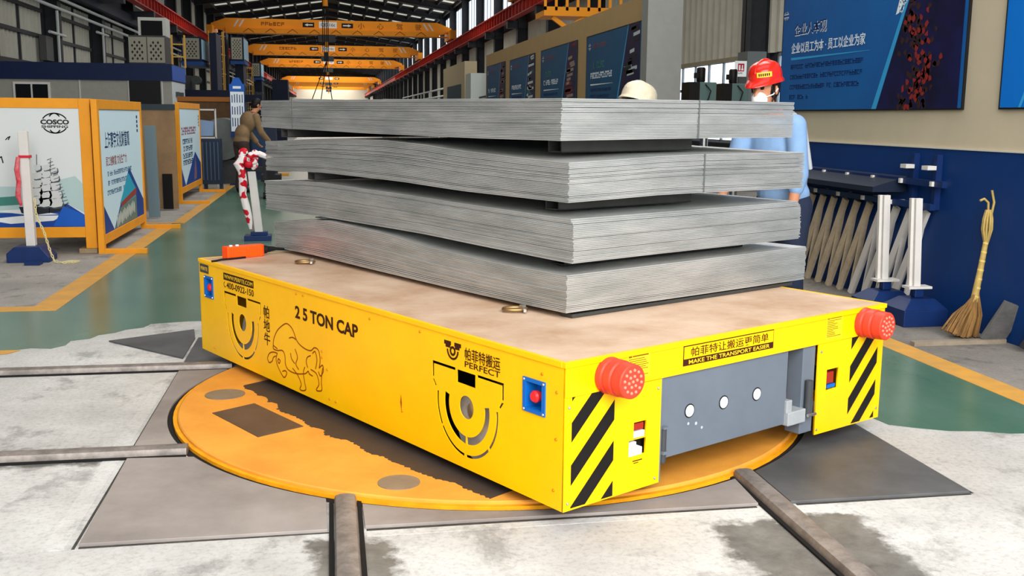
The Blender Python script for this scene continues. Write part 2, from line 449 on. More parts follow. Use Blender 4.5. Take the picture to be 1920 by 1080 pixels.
# turntable
tt = thing('turntable', 'round orange painted steel turntable set in the floor under the cart', 'turntable', TC)
b = MB(); b.lathe(TC + V3((0, 0, .001)), TC + V3((0, 0, .03)), [(0, TR), (.85, TR), (1, TR - .006)], 96); b.build('disc', M_TT, tt, smooth=30)
b = MB()
for i in range(96):
    a0, a1 = 2 * pi * i / 96, 2 * pi * (i + 1) / 96
    q = lambda a, r, z: V3((TC.x + r * cos(a), TC.y + r * sin(a), z))
    b.add([q(a0, 1.5455, .002), q(a1, 1.5455, .002), q(a1, 1.566, .002), q(a0, 1.566, .002), q(a0, 1.5455, .017), q(a1, 1.5455, .017), q(a1, 1.566, .017), q(a0, 1.566, .017)],
          [(0, 3, 2, 1), (4, 5, 6, 7), (0, 1, 5, 4), (2, 3, 7, 6)])
b.build('rim', M_TTR, tt)
b = MB(); b.prism([at_z(x, y, .0302) for x, y in ((398, 775), (477, 757), (569, 800), (484, 820))], (0, 0, .003)); b.build('access_plate', mat('rusty brown plate', (92, 72, 56), .6, var=.12), tt)
for cx, cy, rr in ((748, 905, .083), (422, 740, .1)):
    p = at_z(cx, cy, .0302); b = MB(); b.cyl(p, p + V3((0, 0, .003)), rr, n=32); b.build('cover_plate', mat('round grey cover', (128, 112, 92), .6, var=.15), tt)
# dark brown band along the lower edge of the cart, with a ragged outline
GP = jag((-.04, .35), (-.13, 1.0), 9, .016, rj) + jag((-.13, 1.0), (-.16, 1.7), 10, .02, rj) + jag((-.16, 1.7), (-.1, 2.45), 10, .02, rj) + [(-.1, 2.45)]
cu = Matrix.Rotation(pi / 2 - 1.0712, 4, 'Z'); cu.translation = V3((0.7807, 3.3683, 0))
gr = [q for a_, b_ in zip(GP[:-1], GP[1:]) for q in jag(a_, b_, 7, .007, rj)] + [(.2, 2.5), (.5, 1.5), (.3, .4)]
b = MB(); b.prism([cu @ V3((x, y, .0303)) for x, y in gr], (0, 0, .0012)); b.build('ragged_dark_band', mat('dark band brown', (66, 56, 50), .55, var=.1), tt)

# rails
def rail(label, p0, p1, z=.0):
    p0, p1 = V3((*p0, 0)), V3((*p1, 0)); t = (p1 - p0).normalized(); s = V3((-t.y, t.x, 0))
    prof = [(-.041, 0), (-.041, .02), (-.035, .033), (-.016, .038), (.016, .038), (.035, .033), (.041, .02), (.041, 0)]
    r = thing('rail', label, 'rail', p0, 0, 'crane rails let into the floor')
    b = MB(); b.prism([p0 + s * u + V3((0, 0, w + .001)) for u, w in prof], p1 - p0); b.build('rail_head', M_RAIL, r, smooth=50)
    for k in (-1, 1):
        b = MB(); b.prism([p0 + s * (k * u) + V3((0, 0, .001)) for u in (.044, .060)] + [p0 + s * (k * u) + V3((0, 0, .009)) for u in (.060, .044)], p1 - p0); b.build('flange_groove', M_DARK, r)
rail('steel floor rail running to the left edge of the picture nearer the camera', (-.632, 4.45), (-3.5, 4.45))
rail('flat steel floor rail on the left passing behind the orange turntable', (-.58, 5.99), (-3.5, 5.99))
rail('steel floor rail pointing at the camera from the front of the turntable', (.03, 3.76), (.03, .8))
rail('steel floor rail running out to the bottom right from the turntable', (1.635, 3.808), (1.635, .8))

# ------------------------------------------------------------------ transfer cart
CL, CW = 3.24, 1.965
CA = V3((0.7807, 3.3683, 0))
cart = thing('transfer_cart', 'low yellow steel transfer cart loaded with bundles of sheet metal', 'transfer cart', CA, pi / 2 - 1.0712)
FL = Fr((0, CL, 0), (0, -1, 0), (0, 0, 1)); FF = Fr((0, 0, 0), (1, 0, 0), (0, 0, 1))
uL = lambda y: CL - y
def K(bm, name, m, parent=cart, **k): return bm.build(name, m, parent, local=True, **k)
K(MB().bx(.012, CW - .012, .012, CL - .012, .598, .612), 'deck_plate', M_DECK)
b = MB()
for x0, x1, y0, y1 in ((-.004, CW + .004, -.006, .013), (-.004, CW + .004, CL - .013, CL + .004), (-.006, .013, .013, CL - .013), (CW - .013, CW + .006, .013, CL - .013)): b.bx(x0, x1, y0, y1, .594, .6128)
K(b, 'deck_edge', M_YEL)
b = MB(); b.bx(.3, CW - .3, .25, CL - .2, .2, .596); b.bx(.05, CW - .05, .9, CL - .9, .3, .595); K(b, 'chassis', M_DARK)

def wheel_cut(c, flip=False):          # the cut outline round a wheel, in u (towards the near end) and z
    zc = .322; H = []
    H.append(disc(0, zc, .047, 28))
    H.append(rect(-.062, .412, .058, .464))
    H.append(band(0, zc, .118, .149, 166, 268, 18)); H.append(band(0, zc, .118, .149, 272, 372, 18))
    w = .0115
    def seg(a, b_):
        H.append(stroke([a, b_], w)[0])
    H.append([(-.075, .468), (-.235, .468), (-.235, .402), (-.224, .402), (-.224, .457), (-.075, .457)]); H.append([(-.235, .392), (-.224, .392), (-.206, .37), (-.214, .364)])
    H.append([(.07, .468), (.235, .468), (.235, .402), (.224, .402), (.224, .457), (.07, .457)]); H.append([(.235, .392), (.224, .392), (.206, .37), (.214, .364)])
    for a0, a1 in ((172, 212), (215, 266), (270, 316), (319, 368)): H.append(band(0, zc, .191, .2025, a0, a1, 14))
    return [[(c + u, z) for u, z in h] for h in H]
WY = (.576, 2.655)
holes = [h for y in WY for h in wheel_cut(uL(y))]
ESY = (.162, 3.10)
for y in ESY: holes.append(rect(uL(y) - .047, .408, uL(y) + .047, .51))
panel('side_panel', rect(0, .072, CL, .594), holes, FL, -.003, 0, M_YEL, cart, True)
K(MB().frame_box(FL, 0, CL, .072, .078, -.05, -.0062), 'side_panel_lip', mat('scuffed lower lip', (176, 96, 14), .6, var=.3, scale=12))
for x in (CW - .006,): K(MB().bx(x, CW, 0, CL, .072, .594), 'side_panel', M_YEL)
K(MB().bx(0, CW, CL - .006, CL, .072, .594), 'end_panel', M_YEL)
for y in WY:
    for x in (.06, CW - .16):
        b = MB(); b.lathe((x, y, .232), (x + .1, y, .232), [(0, .03), (0, .145), (.75, .145), (.76, .165), (1, .165), (1, .03)], 40)
        w = K(b, 'wheel', M_IRON, smooth=35)
        b = MB(); b.cyl((x - .03 if x < 1 else x + .1, y, .30), (x if x < 1 else x + .13, y, .30), .036, n=20)
        K(b, 'hub', M_CHROME, w)
# emergency stops on the long side
for k, y in enumerate(ESY):
    c = uL(y); b = MB()
    for r_ in (rect(c - .062, .396, c - .045, .522), rect(c + .045, .396, c + .062, .522)): b.frame_box(FL, r_[0][0], r_[1][0], .396, .522, 0, .006)
    b.frame_box(FL, c - .045, c + .045, .396, .41, 0, .006); b.frame_box(FL, c - .045, c + .045, .508, .522, 0, .006)
    b.frame_box(FL, c - .047, c + .047, .408, .412, -.05, 0); b.frame_box(FL, c - .047, c + .047, .506, .51, -.05, 0)
    b.frame_box(FL, c - .047, c - .043, .408, .51, -.05, 0); b.frame_box(FL, c + .043, c + .047, .408, .51, -.05, 0); b.frame_box(FL, c - .047, c + .047, .408, .51, -.054, -.05)
    e = K(b, 'emergency_stop_box', M_BLUE)
    b = MB(); b.lathe(FL.pt(c - .004, .456, -.05), FL.pt(c - .004, .456, .004), [(0, .012), (.55, .012), (.56, .021), (.85, .023), (1, .017)], 20); K(b, 'button', mat('mushroom red', (222, 40, 44), .35), e, smooth=40)
    for du in (-.054, .054):
        for z in (.404, .514): K(MB().ball(FL.pt(c + du, z, .006), .0055, nu=8, nv=6), 'screw', M_CHROME, e)
# cut logos and lettering on the long side
text('stencilled_lettering', '2 5 TON CAP', FL, uL(2.02), .450, uL(1.405), .514, M_INK, cart, True, bold=.03)
text('logo_lettering', '帕菲特搬运', FL, uL(.586), .512, uL(.362), .562, M_INK, cart, True, bold=.008)
text('logo_lettering', 'PERFECT', FL, uL(.586), .484, uL(.362), .508, M_INK, cart, True, bold=.008)
text('vertical_lettering', '帕地牛', FL, uL(2.385), .252, uL(2.312), .462, M_INK, cart, True, bold=.008, vertical=True)
u0, u1 = uL(2.888), uL(2.497)
art('web_address_strip', [rect(u0, .532, u1, .572)], FL, .0004, M_INK, cart, True)
text('web_address_lettering', 'WWW.PERFTE.COM', FL, u0 + .012, .541, u1 - .012, .563, M_STK, cart, True, d=.0014)
text('phone_lettering', '400-0922-150', FL, u0 + .04, .487, u1, .523, M_INK, cart, True, bold=.01)
art('phone_mark', [band(u0 + .016, .505, .012, .016, 100, 330, 12)], FL, .0004, M_INK, cart, True)
c = uL(.668); lg = [rect(c - .058, .552, c - .012, .568), rect(c + .012, .552, c + .056, .568), rect(c - .048, .541, c - .016, .552), rect(c + .016, .541, c + .046, .552), band(c, .531, .010, .020, 0, 360), band(c, .535, .031, .040, 180, 360)]
art('small_logo', lg, FL, .0004, M_INK, cart, True)
art('maker_plate', [rect(uL(3.225), .535, uL(3.1), .585)], FL, .0004, M_DGREY, cart, True)
text('maker_plate_lettering', 'PERFTE', FL, uL(3.21), .55, uL(3.115), .57, M_STK, cart, True, d=.0014)
_U = V3((-cos(1.0712), sin(1.0712), 0)); _V = V3((sin(1.0712), cos(1.0712), 0))
def onside(px, py):
    d = _ray(px, py); P = CAM_P + d * (((CA - CAM_P).dot(_V)) / d.dot(_V)); return (uL((P - CA).dot(_U)), P.z)
q1 = lambda L: [onside(360 + X / 4, 450 + Y / 4) for X, Y in L]
q6 = lambda L: [onside(X / 2.4, 620 + Y / 2.4) for X, Y in L]
bull = [q1([(610, 790), (615, 740), (640, 680), (680, 640), (715, 628), (755, 670), (790, 760), (840, 810), (890, 830), (920, 808), (950, 830), (962, 900), (955, 960)]),
        q1([(905, 850), (925, 838), (938, 900), (928, 965)]), q1([(955, 960), (980, 940), (986, 985), (965, 1020), (950, 990)]),
        q1([(640, 850), (610, 840), (582, 850), (568, 885), (580, 918), (602, 908), (612, 880), (630, 870)]), q1([(610, 790), (612, 815), (640, 828), (680, 830), (698, 870), (702, 930), (720, 970), (760, 995), (805, 1005)]),
        q1([(610, 790), (640, 815)]), q1([(640, 850), (632, 900), (650, 960), (690, 1030), (712, 1000), (700, 980), (680, 985)]), q1([(648, 890), (662, 905), (655, 925), (645, 910), (648, 890)]),
        q1([(730, 735), (755, 730), (778, 745)]), q1([(775, 820), (792, 880), (780, 930), (800, 970)]), q1([(740, 850), (748, 890), (770, 925)]), q1([(805, 1005), (850, 1002), (872, 985), (882, 1005), (905, 1020)]),
        q1([(868, 955), (858, 915), (866, 880), (890, 868)]), q6([(1318, 170), (1340, 200), (1356, 240), (1350, 262), (1362, 270), (1377, 264), (1372, 235), (1366, 190), (1372, 165)]),
        q6([(1400, 175), (1425, 195), (1436, 240), (1424, 265), (1436, 272), (1449, 266), (1447, 232), (1450, 185), (1455, 165)])]
art('engraved_bull', [q for L in bull for q in stroke(smooth_path(L, 5), .0062)], FL, .0003, M_ENG, cart, True)
b = MB()
for y, z in ((2.6, .575), (2.0, .575), (1.93, .575), (1.3, .56), (.9, .57), (.12, .55), (.04, .5), (.05, .14), (.04, .33), (1.04, .2), (1.7, .25), (1.68, .11), (1.62, .11), (3.05, .11), (1.75, .33), (1.75, .3)):
    K(MB().ball(FL.pt(uL(y), z, .001), (.006, .006, .006), nu=8, nv=6), 'rivet', mat('rivet', (196, 120, 20), .5, .3))
art('rust_scratch', [[(uL(1.05), .27), (uL(1.044), .235), (uL(1.048), .2), (uL(1.056), .235)]], FL, .0003, M_ENG, cart, True)

# front end
panel('end_panel', [(0, .485), (CW, .485), (CW, .594), (0, .594)], [], FF, -.006, 0, M_YEL, cart, True)
lp = panel('corner_panel', [(0, .072), (.484, .078), (.484, .4835), (0, .4835)], [rect(.342, .275, .407, .338), rect(.318, .21, .407, .272)], FF, -.006, .001, M_YEL, cart, True)
rp = panel('corner_panel', [(1.467, .078), (CW, .072), (CW, .4835), (1.467, .4835)], [rect(1.535, .27, 1.62, .362)], FF, -.006, .001, M_YEL, cart, True)
def clip(poly, x0, x1, z0, z1):
    def half(P, f, inter):
        out = []
        for i, a in enumerate(P):
            c_ = P[(i + 1) % len(P)]
            if f(a): out.append(a)
            if f(a) != f(c_): out.append(inter(a, c_))
        return out
    ix = lambda X: (lambda a, c_: (X, a[1] + (c_[1] - a[1]) * (X - a[0]) / (c_[0] - a[0])))
    iz = lambda Z: (lambda a, c_: (a[0] + (c_[0] - a[0]) * (Z - a[1]) / (c_[1] - a[1]), Z))
    for f, it in ((lambda p: p[0] >= x0, ix(x0)), (lambda p: p[0] <= x1, ix(x1)), (lambda p: p[1] >= z0, iz(z0)), (lambda p: p[1] <= z1, iz(z1))):
        if not poly: return []
        poly = half(poly, f, it)
    return poly
def stripes(x0, x1, z0, z1, starts):
    k = 1.0; out = []
    for s0, s1 in starts:
        p = clip([(x0, s0), (x1, s0 + k * (x1 - x0)), (x1, s1 + k * (x1 - x0)), (x0, s1)], x0, x1, z0, z1)
        if len(p) > 2: out.append(p)
    return out
art('hazard_stripe', stripes(.034, .24, .08, .486, [(.471, .56), (.322, .393), (.163, .238), (.01, .084), (-.125, -.068)]), FF, .0012, M_BLK, lp, True)
art('hazard_stripe', stripes(1.711, 1.922, .08, .484, [(.43, .50), (.278, .353), (.129, .204), (-.02, .05), (-.15, -.1)]), FF, .0012, M_BLK, rp, True)
# switches behind the cut windows
b = MB(); b.frame_box(FF, .31, .415, .2, .345, -.05, -.03); K(b, 'switch_housing', M_DARK)
K(MB().frame_box(FF, .343, .4, .305, .33, -.03, -.006), 'breaker', mat('breaker red', (150, 40, 24), .5))
K(MB().frame_box(FF, .342, .402, .277, .3, -.03, -.002), 'breaker', M_WHITE)
b = MB(); b.frame_box(FF, .318, .385, .212, .24, -.03, .004); b.frame_box(FF, .325, .36, .238, .262, -.03, -.002); K(b, 'socket', M_WHITE)
art('switch_caption', [rect(.34, .188, .39, .192), rect(.345, .18, .37, .183)], FF, .0012, M_INK, cart, True)
b = MB(); b.frame_box(FF, 1.53, 1.625, .26, .37, -.06, -.04); K(b, 'switch_housing', M_DARK)
K(MB().frame_box(FF, 1.545, 1.6, .295, .345, -.04, -.008), 'breaker', MATS['breaker red'])
K(MB().frame_box(FF, 1.548, 1.61, .274, .29, -.04, -.004), 'breaker', M_BLUE)
# door and latch in the opening
gd = K(MB().frame_box(FF, .497, 1.27, .161, .484, -.03, -.012), 'hatch_door', M_GREY, bev=.002)
for u in (.659, .861, 1.069):
    b = MB(); b.cyl(FF.pt(u, .326, -.0118), FF.pt(u, .326, -.009), .0235, n=20); K(b, 'cover_disc', mat('white disc', (216, 222, 222), .6, var=.1, scale=30), gd)
    b = MB(); b.lathe(FF.pt(u, .326, -.0119), FF.pt(u, .326, -.0105), [(0, .0285), (1, .0285)], 20); K(b, 'seal_ring', M_DARK, gd)
art('scratches', [disc(.655, .275, .006, 8), disc(.70, .268, .007, 8), disc(.735, .245, .006, 8)], FF, -.0119, mat('scratch', (170, 176, 180), .6), gd, True)
K(MB().frame_box(FF, 1.375, 1.462, .095, .484, -.09, -.012), 'hatch_post', M_GREY, bev=.003)
K(MB().cyl(FF.pt(1.405, .188, .004), FF.pt(1.405, .335, .004), .017, n=16), 'hinge_pin', M_DGREY, smooth=40)
K(MB().cyl(FF.pt(.507, .15, -.004), FF.pt(.507, .292, -.004), .0125, n=16), 'hinge_pin', M_DGREY, smooth=40)
for z0, z1 in ((.285, .293), (.185, .197)): K(MB().frame_box(FF, .494, .52, z0, z1, -.012, .012), 'hinge_leaf', M_GREY)
b = MB(); b.frame_box(FF, 1.262, 1.385, .155, .215, -.06, .01); b.frame_box(FF, 1.262, 1.30, .205, .265, -.06, 0); K(b, 'latch', mat('latch grey', (150, 154, 156), .5, var=.1), bev=.004)
K(MB().cyl(FF.pt(1.385, .185, .02), FF.pt(1.44, .185, .02), .007, n=10), 'latch_bolt', M_CHROME)
K(MB().frame_box(FF, .484, .492, .08, .484, -.02, .0), 'panel_edge', M_GREY)
K(MB().frame_box(FF, .484, 1.47, .08, .594, -.32, -.3), 'inner_bulkhead', M_DARK)
# buffers
for u, z in ((.205, .540), (1.79, .546)):
    pr = [(0, .066), (.06, .068), (.2, .066), (.24, .061), (.3, .061), (.34, .066), (.55, .066), (.59, .060), (.64, .060), (.68, .064), (.97, .062), (1, .058)]
    bf = K(MB().lathe(FF.pt(u, z, .001), FF.pt(u, z, .125), pr, 36), 'rubber_buffer', M_RED, smooth=30)
    b = MB()
    for n_, rr in ((1, 0), (6, .02), (12, .041)):
        for i in range(n_):
            a = 2 * pi * i / n_ + rr * 9; b.ball(FF.pt(u + rr * cos(a), z + rr * sin(a), .125), (.0062, .0062, .0062), nu=8, nv=6)
    K(b, 'stud', M_REDL, bf, smooth=60)
# banner and notices
art('slogan_plate', [rect(.598, .513, 1.146, .592)], FF, .0004, M_INK, cart, True)
art('slogan_plate', [rect(.602, .54, 1.142, .588)], FF, .0013, M_YEL, cart, True)
text('slogan_lettering', '帕菲特让搬运更简单', FF, .64, .546, 1.11, .583, M_INK, cart, True, d=.0022, bold=.008)
text('slogan_lettering', 'MAKE THE TRANSPORT EASIER', FF, .63, .518, 1.12, .534, M_STK, cart, True, d=.0013, bold=.006)
rg = random.Random(5)
for u0, u1, z0, z1 in ((.3, .418, .502, .598), (1.512, 1.632, .498, .6)):
    nt_ = art('notice_sticker', [rect(u0, z0, u1, z1)], FF, .0004, M_STK, cart, True)
    P = [rect(u0 + .006, z1 - .012, u0 + .022, z1 - .004), rect(u0 + .026, z1 - .0105, u1 - .01, z1 - .006)]
    for k in range(10):
        zz = z1 - .02 - k * .0078; P.append(rect(u0 + .006, zz, u0 + .006 + (u1 - u0 - .012) * rg.uniform(.4, 1), zz + .0024))
    art('notice_print', P, FF, .0013, mat('olive print', (120, 84, 10), .6), nt_, True)
for u, z in ((.02, .45), (.02, .1), (.46, .1), (.465, .45), (1.485, .45), (1.48, .1), (1.94, .12)): K(MB().ball(FF.pt(u, z, .0015), .006, nu=8, nv=6), 'screw', M_CHROME)
# lashing rings on the deck
for y, x, a in ((.838, .448, .5), (2.672, .394, .5)):
    o = V3((x, y, .626)); t = V3((cos(a), -sin(a), 0)); n = V3((sin(a), cos(a), 0))
    pts = [o + t * (-.055 + .02 * 0) + n * 0] ; L = []
    for i in range(17):
        q = pi * 2 * i / 16; L.append(o + t * (.05 * cos(q)) + n * (.034 * sin(q)))
    r_ = K(MB().tube(L, .0085, 8), 'lashing_ring', M_BRASS, smooth=50)
    b = MB(); b.beam(o + n * -.055 + t * .035, o + n * .055 + t * .035, .012, .012); b.box(o + t * .035 + V3((0, 0, .004)), (.02, .02, .026)); K(b, 'ring_saddle', M_CHROME, r_)

# pendant controller lying on the deck
pc = thing('pendant_controller', 'orange push button pendant controller lying on the far left deck corner', 'controller', CA + _V * .235 + _U * 3.13 + V3((0, 0, .613)), pi / 2 - 1.0712 + .06)
def Pp(bm, name, m, parent=pc, **k): return bm.build(name, m, parent, local=True, **k)
bd = MB(); bd.prism([(-.125, -.035, .0), (.10, -.035, .0), (.12, -.02, .0), (.12, .02, .0), (.10, .035, .0), (-.125, .035, .0)], (0, 0, .07)); bd.bx(-.1, -.09, -.04, .04, .008, .062); bd.bx(.0, .01, -.04, .04, .008, .062); bd.bx(.07, .08, -.04, .04, .008, .062)
bd = Pp(bd, 'body', M_ORANGE, bev=.007)
for x in (-.085, -.045): Pp(MB().cyl((x, 0, .07), (x, 0, .077), .010, n=14), 'button', M_WHITE, bd)
Pp(MB().lathe((.118, 0, .035), (.2, 0, .035), [(0, .024), (.3, .024), (.35, .02), (1, .012)], 14), 'cable_boot', M_RUBBER, smooth=40)
Pp(MB().tube([(.2, 0, .035), (.27, .02, .024), (.36, .05, .012), (.46, .05, .009), (.6, .02, .009), (.75, -.01, .009)], .009, 8), 'cable', M_RUBBER, smooth=50)
Pp(MB().tube([(-.02, -.05, .006), (-.1, -.06, .006), (-.18, -.07, .008), (-.225, -.085, .006), (-.25, -.09, .006)], .006, 8), 'tether', M_RUBBER, smooth=50)
# ------------------------------------------------------------------ bundles of steel sheet
def steel():
    m = mat('galvanised sheet', (214, 215, 212), 0.48, 0.74, rgb2=(180, 184, 181), scale=2.0, stretch=(1, 1, 6), bump=0.03, bscale=60)
    return m
M_SHEET = steel()
M_STRAP = mat('packing strap', (120, 122, 120), 0.4, 0.6)
M_CHAN = mat('channel steel', (74, 74, 72), 0.5, 0.5, var=.12)
def lerp(T, t):
    T = sorted(T)
    if t <= T[0][0]: return T[0][1]
    for (a, za), (b_, zb) in zip(T[:-1], T[1:]):
        if t <= b_:
            k = (t - a) / (b_ - a); k = k * k * (3 - 2 * k) * .5 + k * .5
            return za + (zb - za) * k
    return T[-1][1]
BUN = [
 ('flat topmost bundle of thin steel sheets, strapped, resting on channel spacers', .481, .591, 1.52, 2.78, 24,
  [(0, 1.522), (1.06, 1.527), (2.78, 1.53)], [(0, 1.351), (.53, 1.349), (1.39, 1.353), (2.4, 1.364), (2.78, 1.369)], [(0, 0), (.75, .005), (1.52, .007)], [(0, 0), (.76, .005), (1.52, .006)]),
 ('second steel sheet bundle from the top, its upper sheets fanned apart along the long side', .507, .569, 1.57, 2.81, 24,
  [(0, 1.265), (.3, 1.274), (.69, 1.289), (1.13, 1.314), (1.46, 1.324), (2.07, 1.316), (2.81, 1.285)], [(0, 1.100), (.69, 1.103), (1.36, 1.12), (2.08, 1.125), (2.82, 1.105)], [(0, 0), (.7, .022), (1.57, .019)], [(0, 0), (.62, .012), (1.57, .006)]),
 ('third steel sheet bundle from the top, slightly bowed with a smooth pale long side', .526, .556, 1.53, 2.88, 25,
  [(0, 1.033), (.72, 1.043), (1.34, 1.055), (2.19, 1.066), (2.88, 1.039)], [(0, .849), (.45, .856), (1.17, .87), (2.09, .871), (2.88, .862)], [(0, 0), (.7, .003), (1.53, .007)], [(0, 0), (.55, .003), (1.52, .004)]),
 ('lowest steel sheet bundle, humped in the middle, just above the cart deck', .508, .570, 1.63, 2.72, 22,
  [(0, .801), (.42, .798), (.98, .812), (1.47, .845), (2.1, .858), (2.72, .796)], [(0, .641), (.4, .636), (.83, .634), (1.44, .636), (2.25, .642), (2.72, .634)], [(0, 0), (.77, .002), (1.63, .006)], [(0, 0), (.78, -.004), (1.63, -.004)]),
]
rs = random.Random(11)
bundles = []
for bi, (lab, x0, y0, w, l, n, T, B, FT_, FB_) in enumerate(BUN):
    bu = thing('sheet_bundle', lab, 'sheet metal bundle', cart.location + _V * x0 + _U * y0, pi / 2 - 1.0712, 'bundles of steel sheet on the cart')
    bundles.append(bu)
    NX, NY = 6, 16
    gaps = sorted(rs.sample(range(2, n - 1), 3 if bi != 1 else 7))
    # how far the pile opens: a few slots between sheets, wider towards the ends
    for i in range(n):
        jx, jy = rs.uniform(-.0035, .0035), rs.uniform(-.0035, .0035)
        if bi == 2 and i > n - 5: jx += .004; jy += .006 * (i - n + 5)
        b = MB(); vs = []
        for s in (0, 1):
            f = (i + (0.86 if s else 0.0)) / n
            if s == 1 and i + 1 in gaps: f -= .18 / n
            fi = (i + .995) / n if s else f
            for iy in range(NY + 1):
                for ix in range(NX + 1):
                    u, v = w * ix / NX, l * iy / NY
                    fd = max(0.0, 1 - v / 1.3); zb = lerp(B, v) + lerp(FB_, u) * fd; zt = lerp(T, v) + lerp(FT_, u) * fd
                    vs.append((u + jx, v + jy, zb + (zt - zb) * (fi if 0 < ix < NX and 0 < iy < NY else f)))
        N = (NX + 1) * (NY + 1); fs = []
        I = lambda s, iy, ix: s * N + iy * (NX + 1) + ix
        for iy in range(NY):
            for ix in range(NX):
                fs.append((I(1, iy, ix), I(1, iy, ix + 1), I(1, iy + 1, ix + 1), I(1, iy + 1, ix)))
                fs.append((I(0, iy, ix), I(0, iy + 1, ix), I(0, iy + 1, ix + 1), I(0, iy, ix + 1)))
        for iy in range(NY):
            fs.append((I(0, iy, 0), I(1, iy, 0), I(1, iy + 1, 0), I(0, iy + 1, 0))); fs.append((I(0, iy, NX), I(0, iy + 1, NX), I(1, iy + 1, NX), I(1, iy, NX)))
        for ix in range(NX):
            fs.append((I(0, 0, ix), I(0, 0, ix + 1), I(1, 0, ix + 1), I(1, 0, ix))); fs.append((I(0, NY, ix), I(1, NY, ix), I(1, NY, ix + 1), I(0, NY, ix + 1)))
        b.add(vs, fs)
        b.build('sheet', M_SHEET, bu, local=True, smooth=30)
    # thin packing straps
    z0, z1 = lerp(B, 2.36), lerp(T, 2.36)
    if bi == 0:
        b = MB(); b.bx(-.006, -.0042, 2.355, 2.362, z0 + .002, z1 + .002); b.bx(-.006, w + .006, 2.355, 2.362, z1 + .0005, z1 + .008); b.build('strap', M_STRAP, bu, local=True)
    if bi in (0, 1):
        zf0, zf1 = lerp(B, 0) + lerp(FB_, .82), lerp(T, 0) + lerp(FT_, .82)
        b = MB(); b.bx(.818, .825, -.0062, -.0044, zf0 + .002, zf1 + .002); b.build('strap', M_STRAP, bu, local=True)
for k, (x, y, ln, z0, z1, lab) in enumerate((
    (.63, .8, .82, 1.296, 1.349, 'dark steel channel spacer under the front of the topmost bundle'), (.62, .8, .84, 1.05, 1.098, 'dark steel channel spacer under the front of the second bundle'), (.66, .8, 1.2, .806, .849, 'dark steel channel spacer under the front of the third bundle'),
    (.5, 3.1, 1.3, 1.314, 1.362, 'dark steel channel spacer under the rear of the topmost bundle'), (.54, 2.85, 1.3, 1.074, 1.118, 'dark steel channel spacer under the rear of the second bundle'), (.5, 2.7, 1.4, .8645, .8695, 'thin dark steel bar between the third and the lowest bundle'), (.6, 2.0, 1.36, .6132, .633, 'dark flat steel bar under the middle of the lowest bundle'), (.55, .62, 1.5, .6132, .629, 'dark flat steel bar under the front edge of the lowest bundle'), (.6, 3.0, 1.36, .6132, .632, 'dark flat steel bar under the rear of the lowest bundle'))):
    sp = thing('spacer_channel' if z1 - z0 > .03 else 'spacer_bar', lab, 'spacer', CA + _V * x + _U * y, pi / 2 - 1.0712, 'steel spacers between the bundles')
    b = MB()
    if z1 - z0 > .03:
        b.bx(0, ln, -.045, .045, z1 - .006, z1); b.bx(0, ln, -.045, -.038, z0, z1 - .006); b.bx(0, ln, .038, .045, z0, z1 - .006); b.bx(0, ln, -.045, .045, z0, z0 + .005)
    else: b.bx(0, ln, -.04, .04, z0, z1)
    b.build('bar', M_CHAN, sp, local=True)

# ------------------------------------------------------------------ right wall with posters
M_BEIGE = mat('beige wall board', (196, 184, 158), 0.75, var=.03, scale=3)
M_NAVY = mat('navy blue dado', (8, 50, 108), 0.5, var=.08, scale=1.5)
M_POST = mat('poster blue', (8, 96, 166), 0.4, rgb2=(6, 82, 150), scale=.8, spec=.4)
M_POSTL = mat('poster light blue', (52, 158, 214), 0.4)
M_POSTD = mat('poster navy', (22, 24, 74), 0.4, rgb2=(14, 14, 44), scale=3)
M_LTXT = mat('poster white lettering', (226, 236, 244), 0.5)
M_DTXT = mat('poster dark lettering', (8, 40, 92), 0.5)
M_COLG = mat('grey column paint', (142, 142, 138), 0.7, var=.04)
XR = 4.40
Z_DADO = 1.255
b = MB(); b.bx(XR, XR + .3, 4.2, 9.75, Z_DADO, 3.3); struct(b.build('wall_right', M_BEIGE))
b = MB(); b.bx(XR - .012, XR + .3, 4.2, 9.75, 0, Z_DADO - .012); struct(b.build('wall_right_dado', M_NAVY))
b = MB(); b.bx(XR - .02, XR + .3, 4.2, 9.75, Z_DADO - .012, Z_DADO); struct(b.build('trim_right', mat('pale trim', (206, 200, 184), .6)))
b = MB(); b.bx(XR, XR + .3, 14.0, 29.6, Z_DADO, 3.15); struct(b.build('wall_right_far', mat('tan wall board', (176, 146, 100), 0.75, var=.03, scale=3)))
b = MB(); b.bx(XR, XR + .3, 14.0, 29.6, 0, Z_DADO); struct(b.build('wall_right_far_dado', M_NAVY))
b = MB(); b.bx(4.23, 4.72, 13.72, 14.0, 0, 4.6); struct(b.build('trim_right_column', M_COLG))

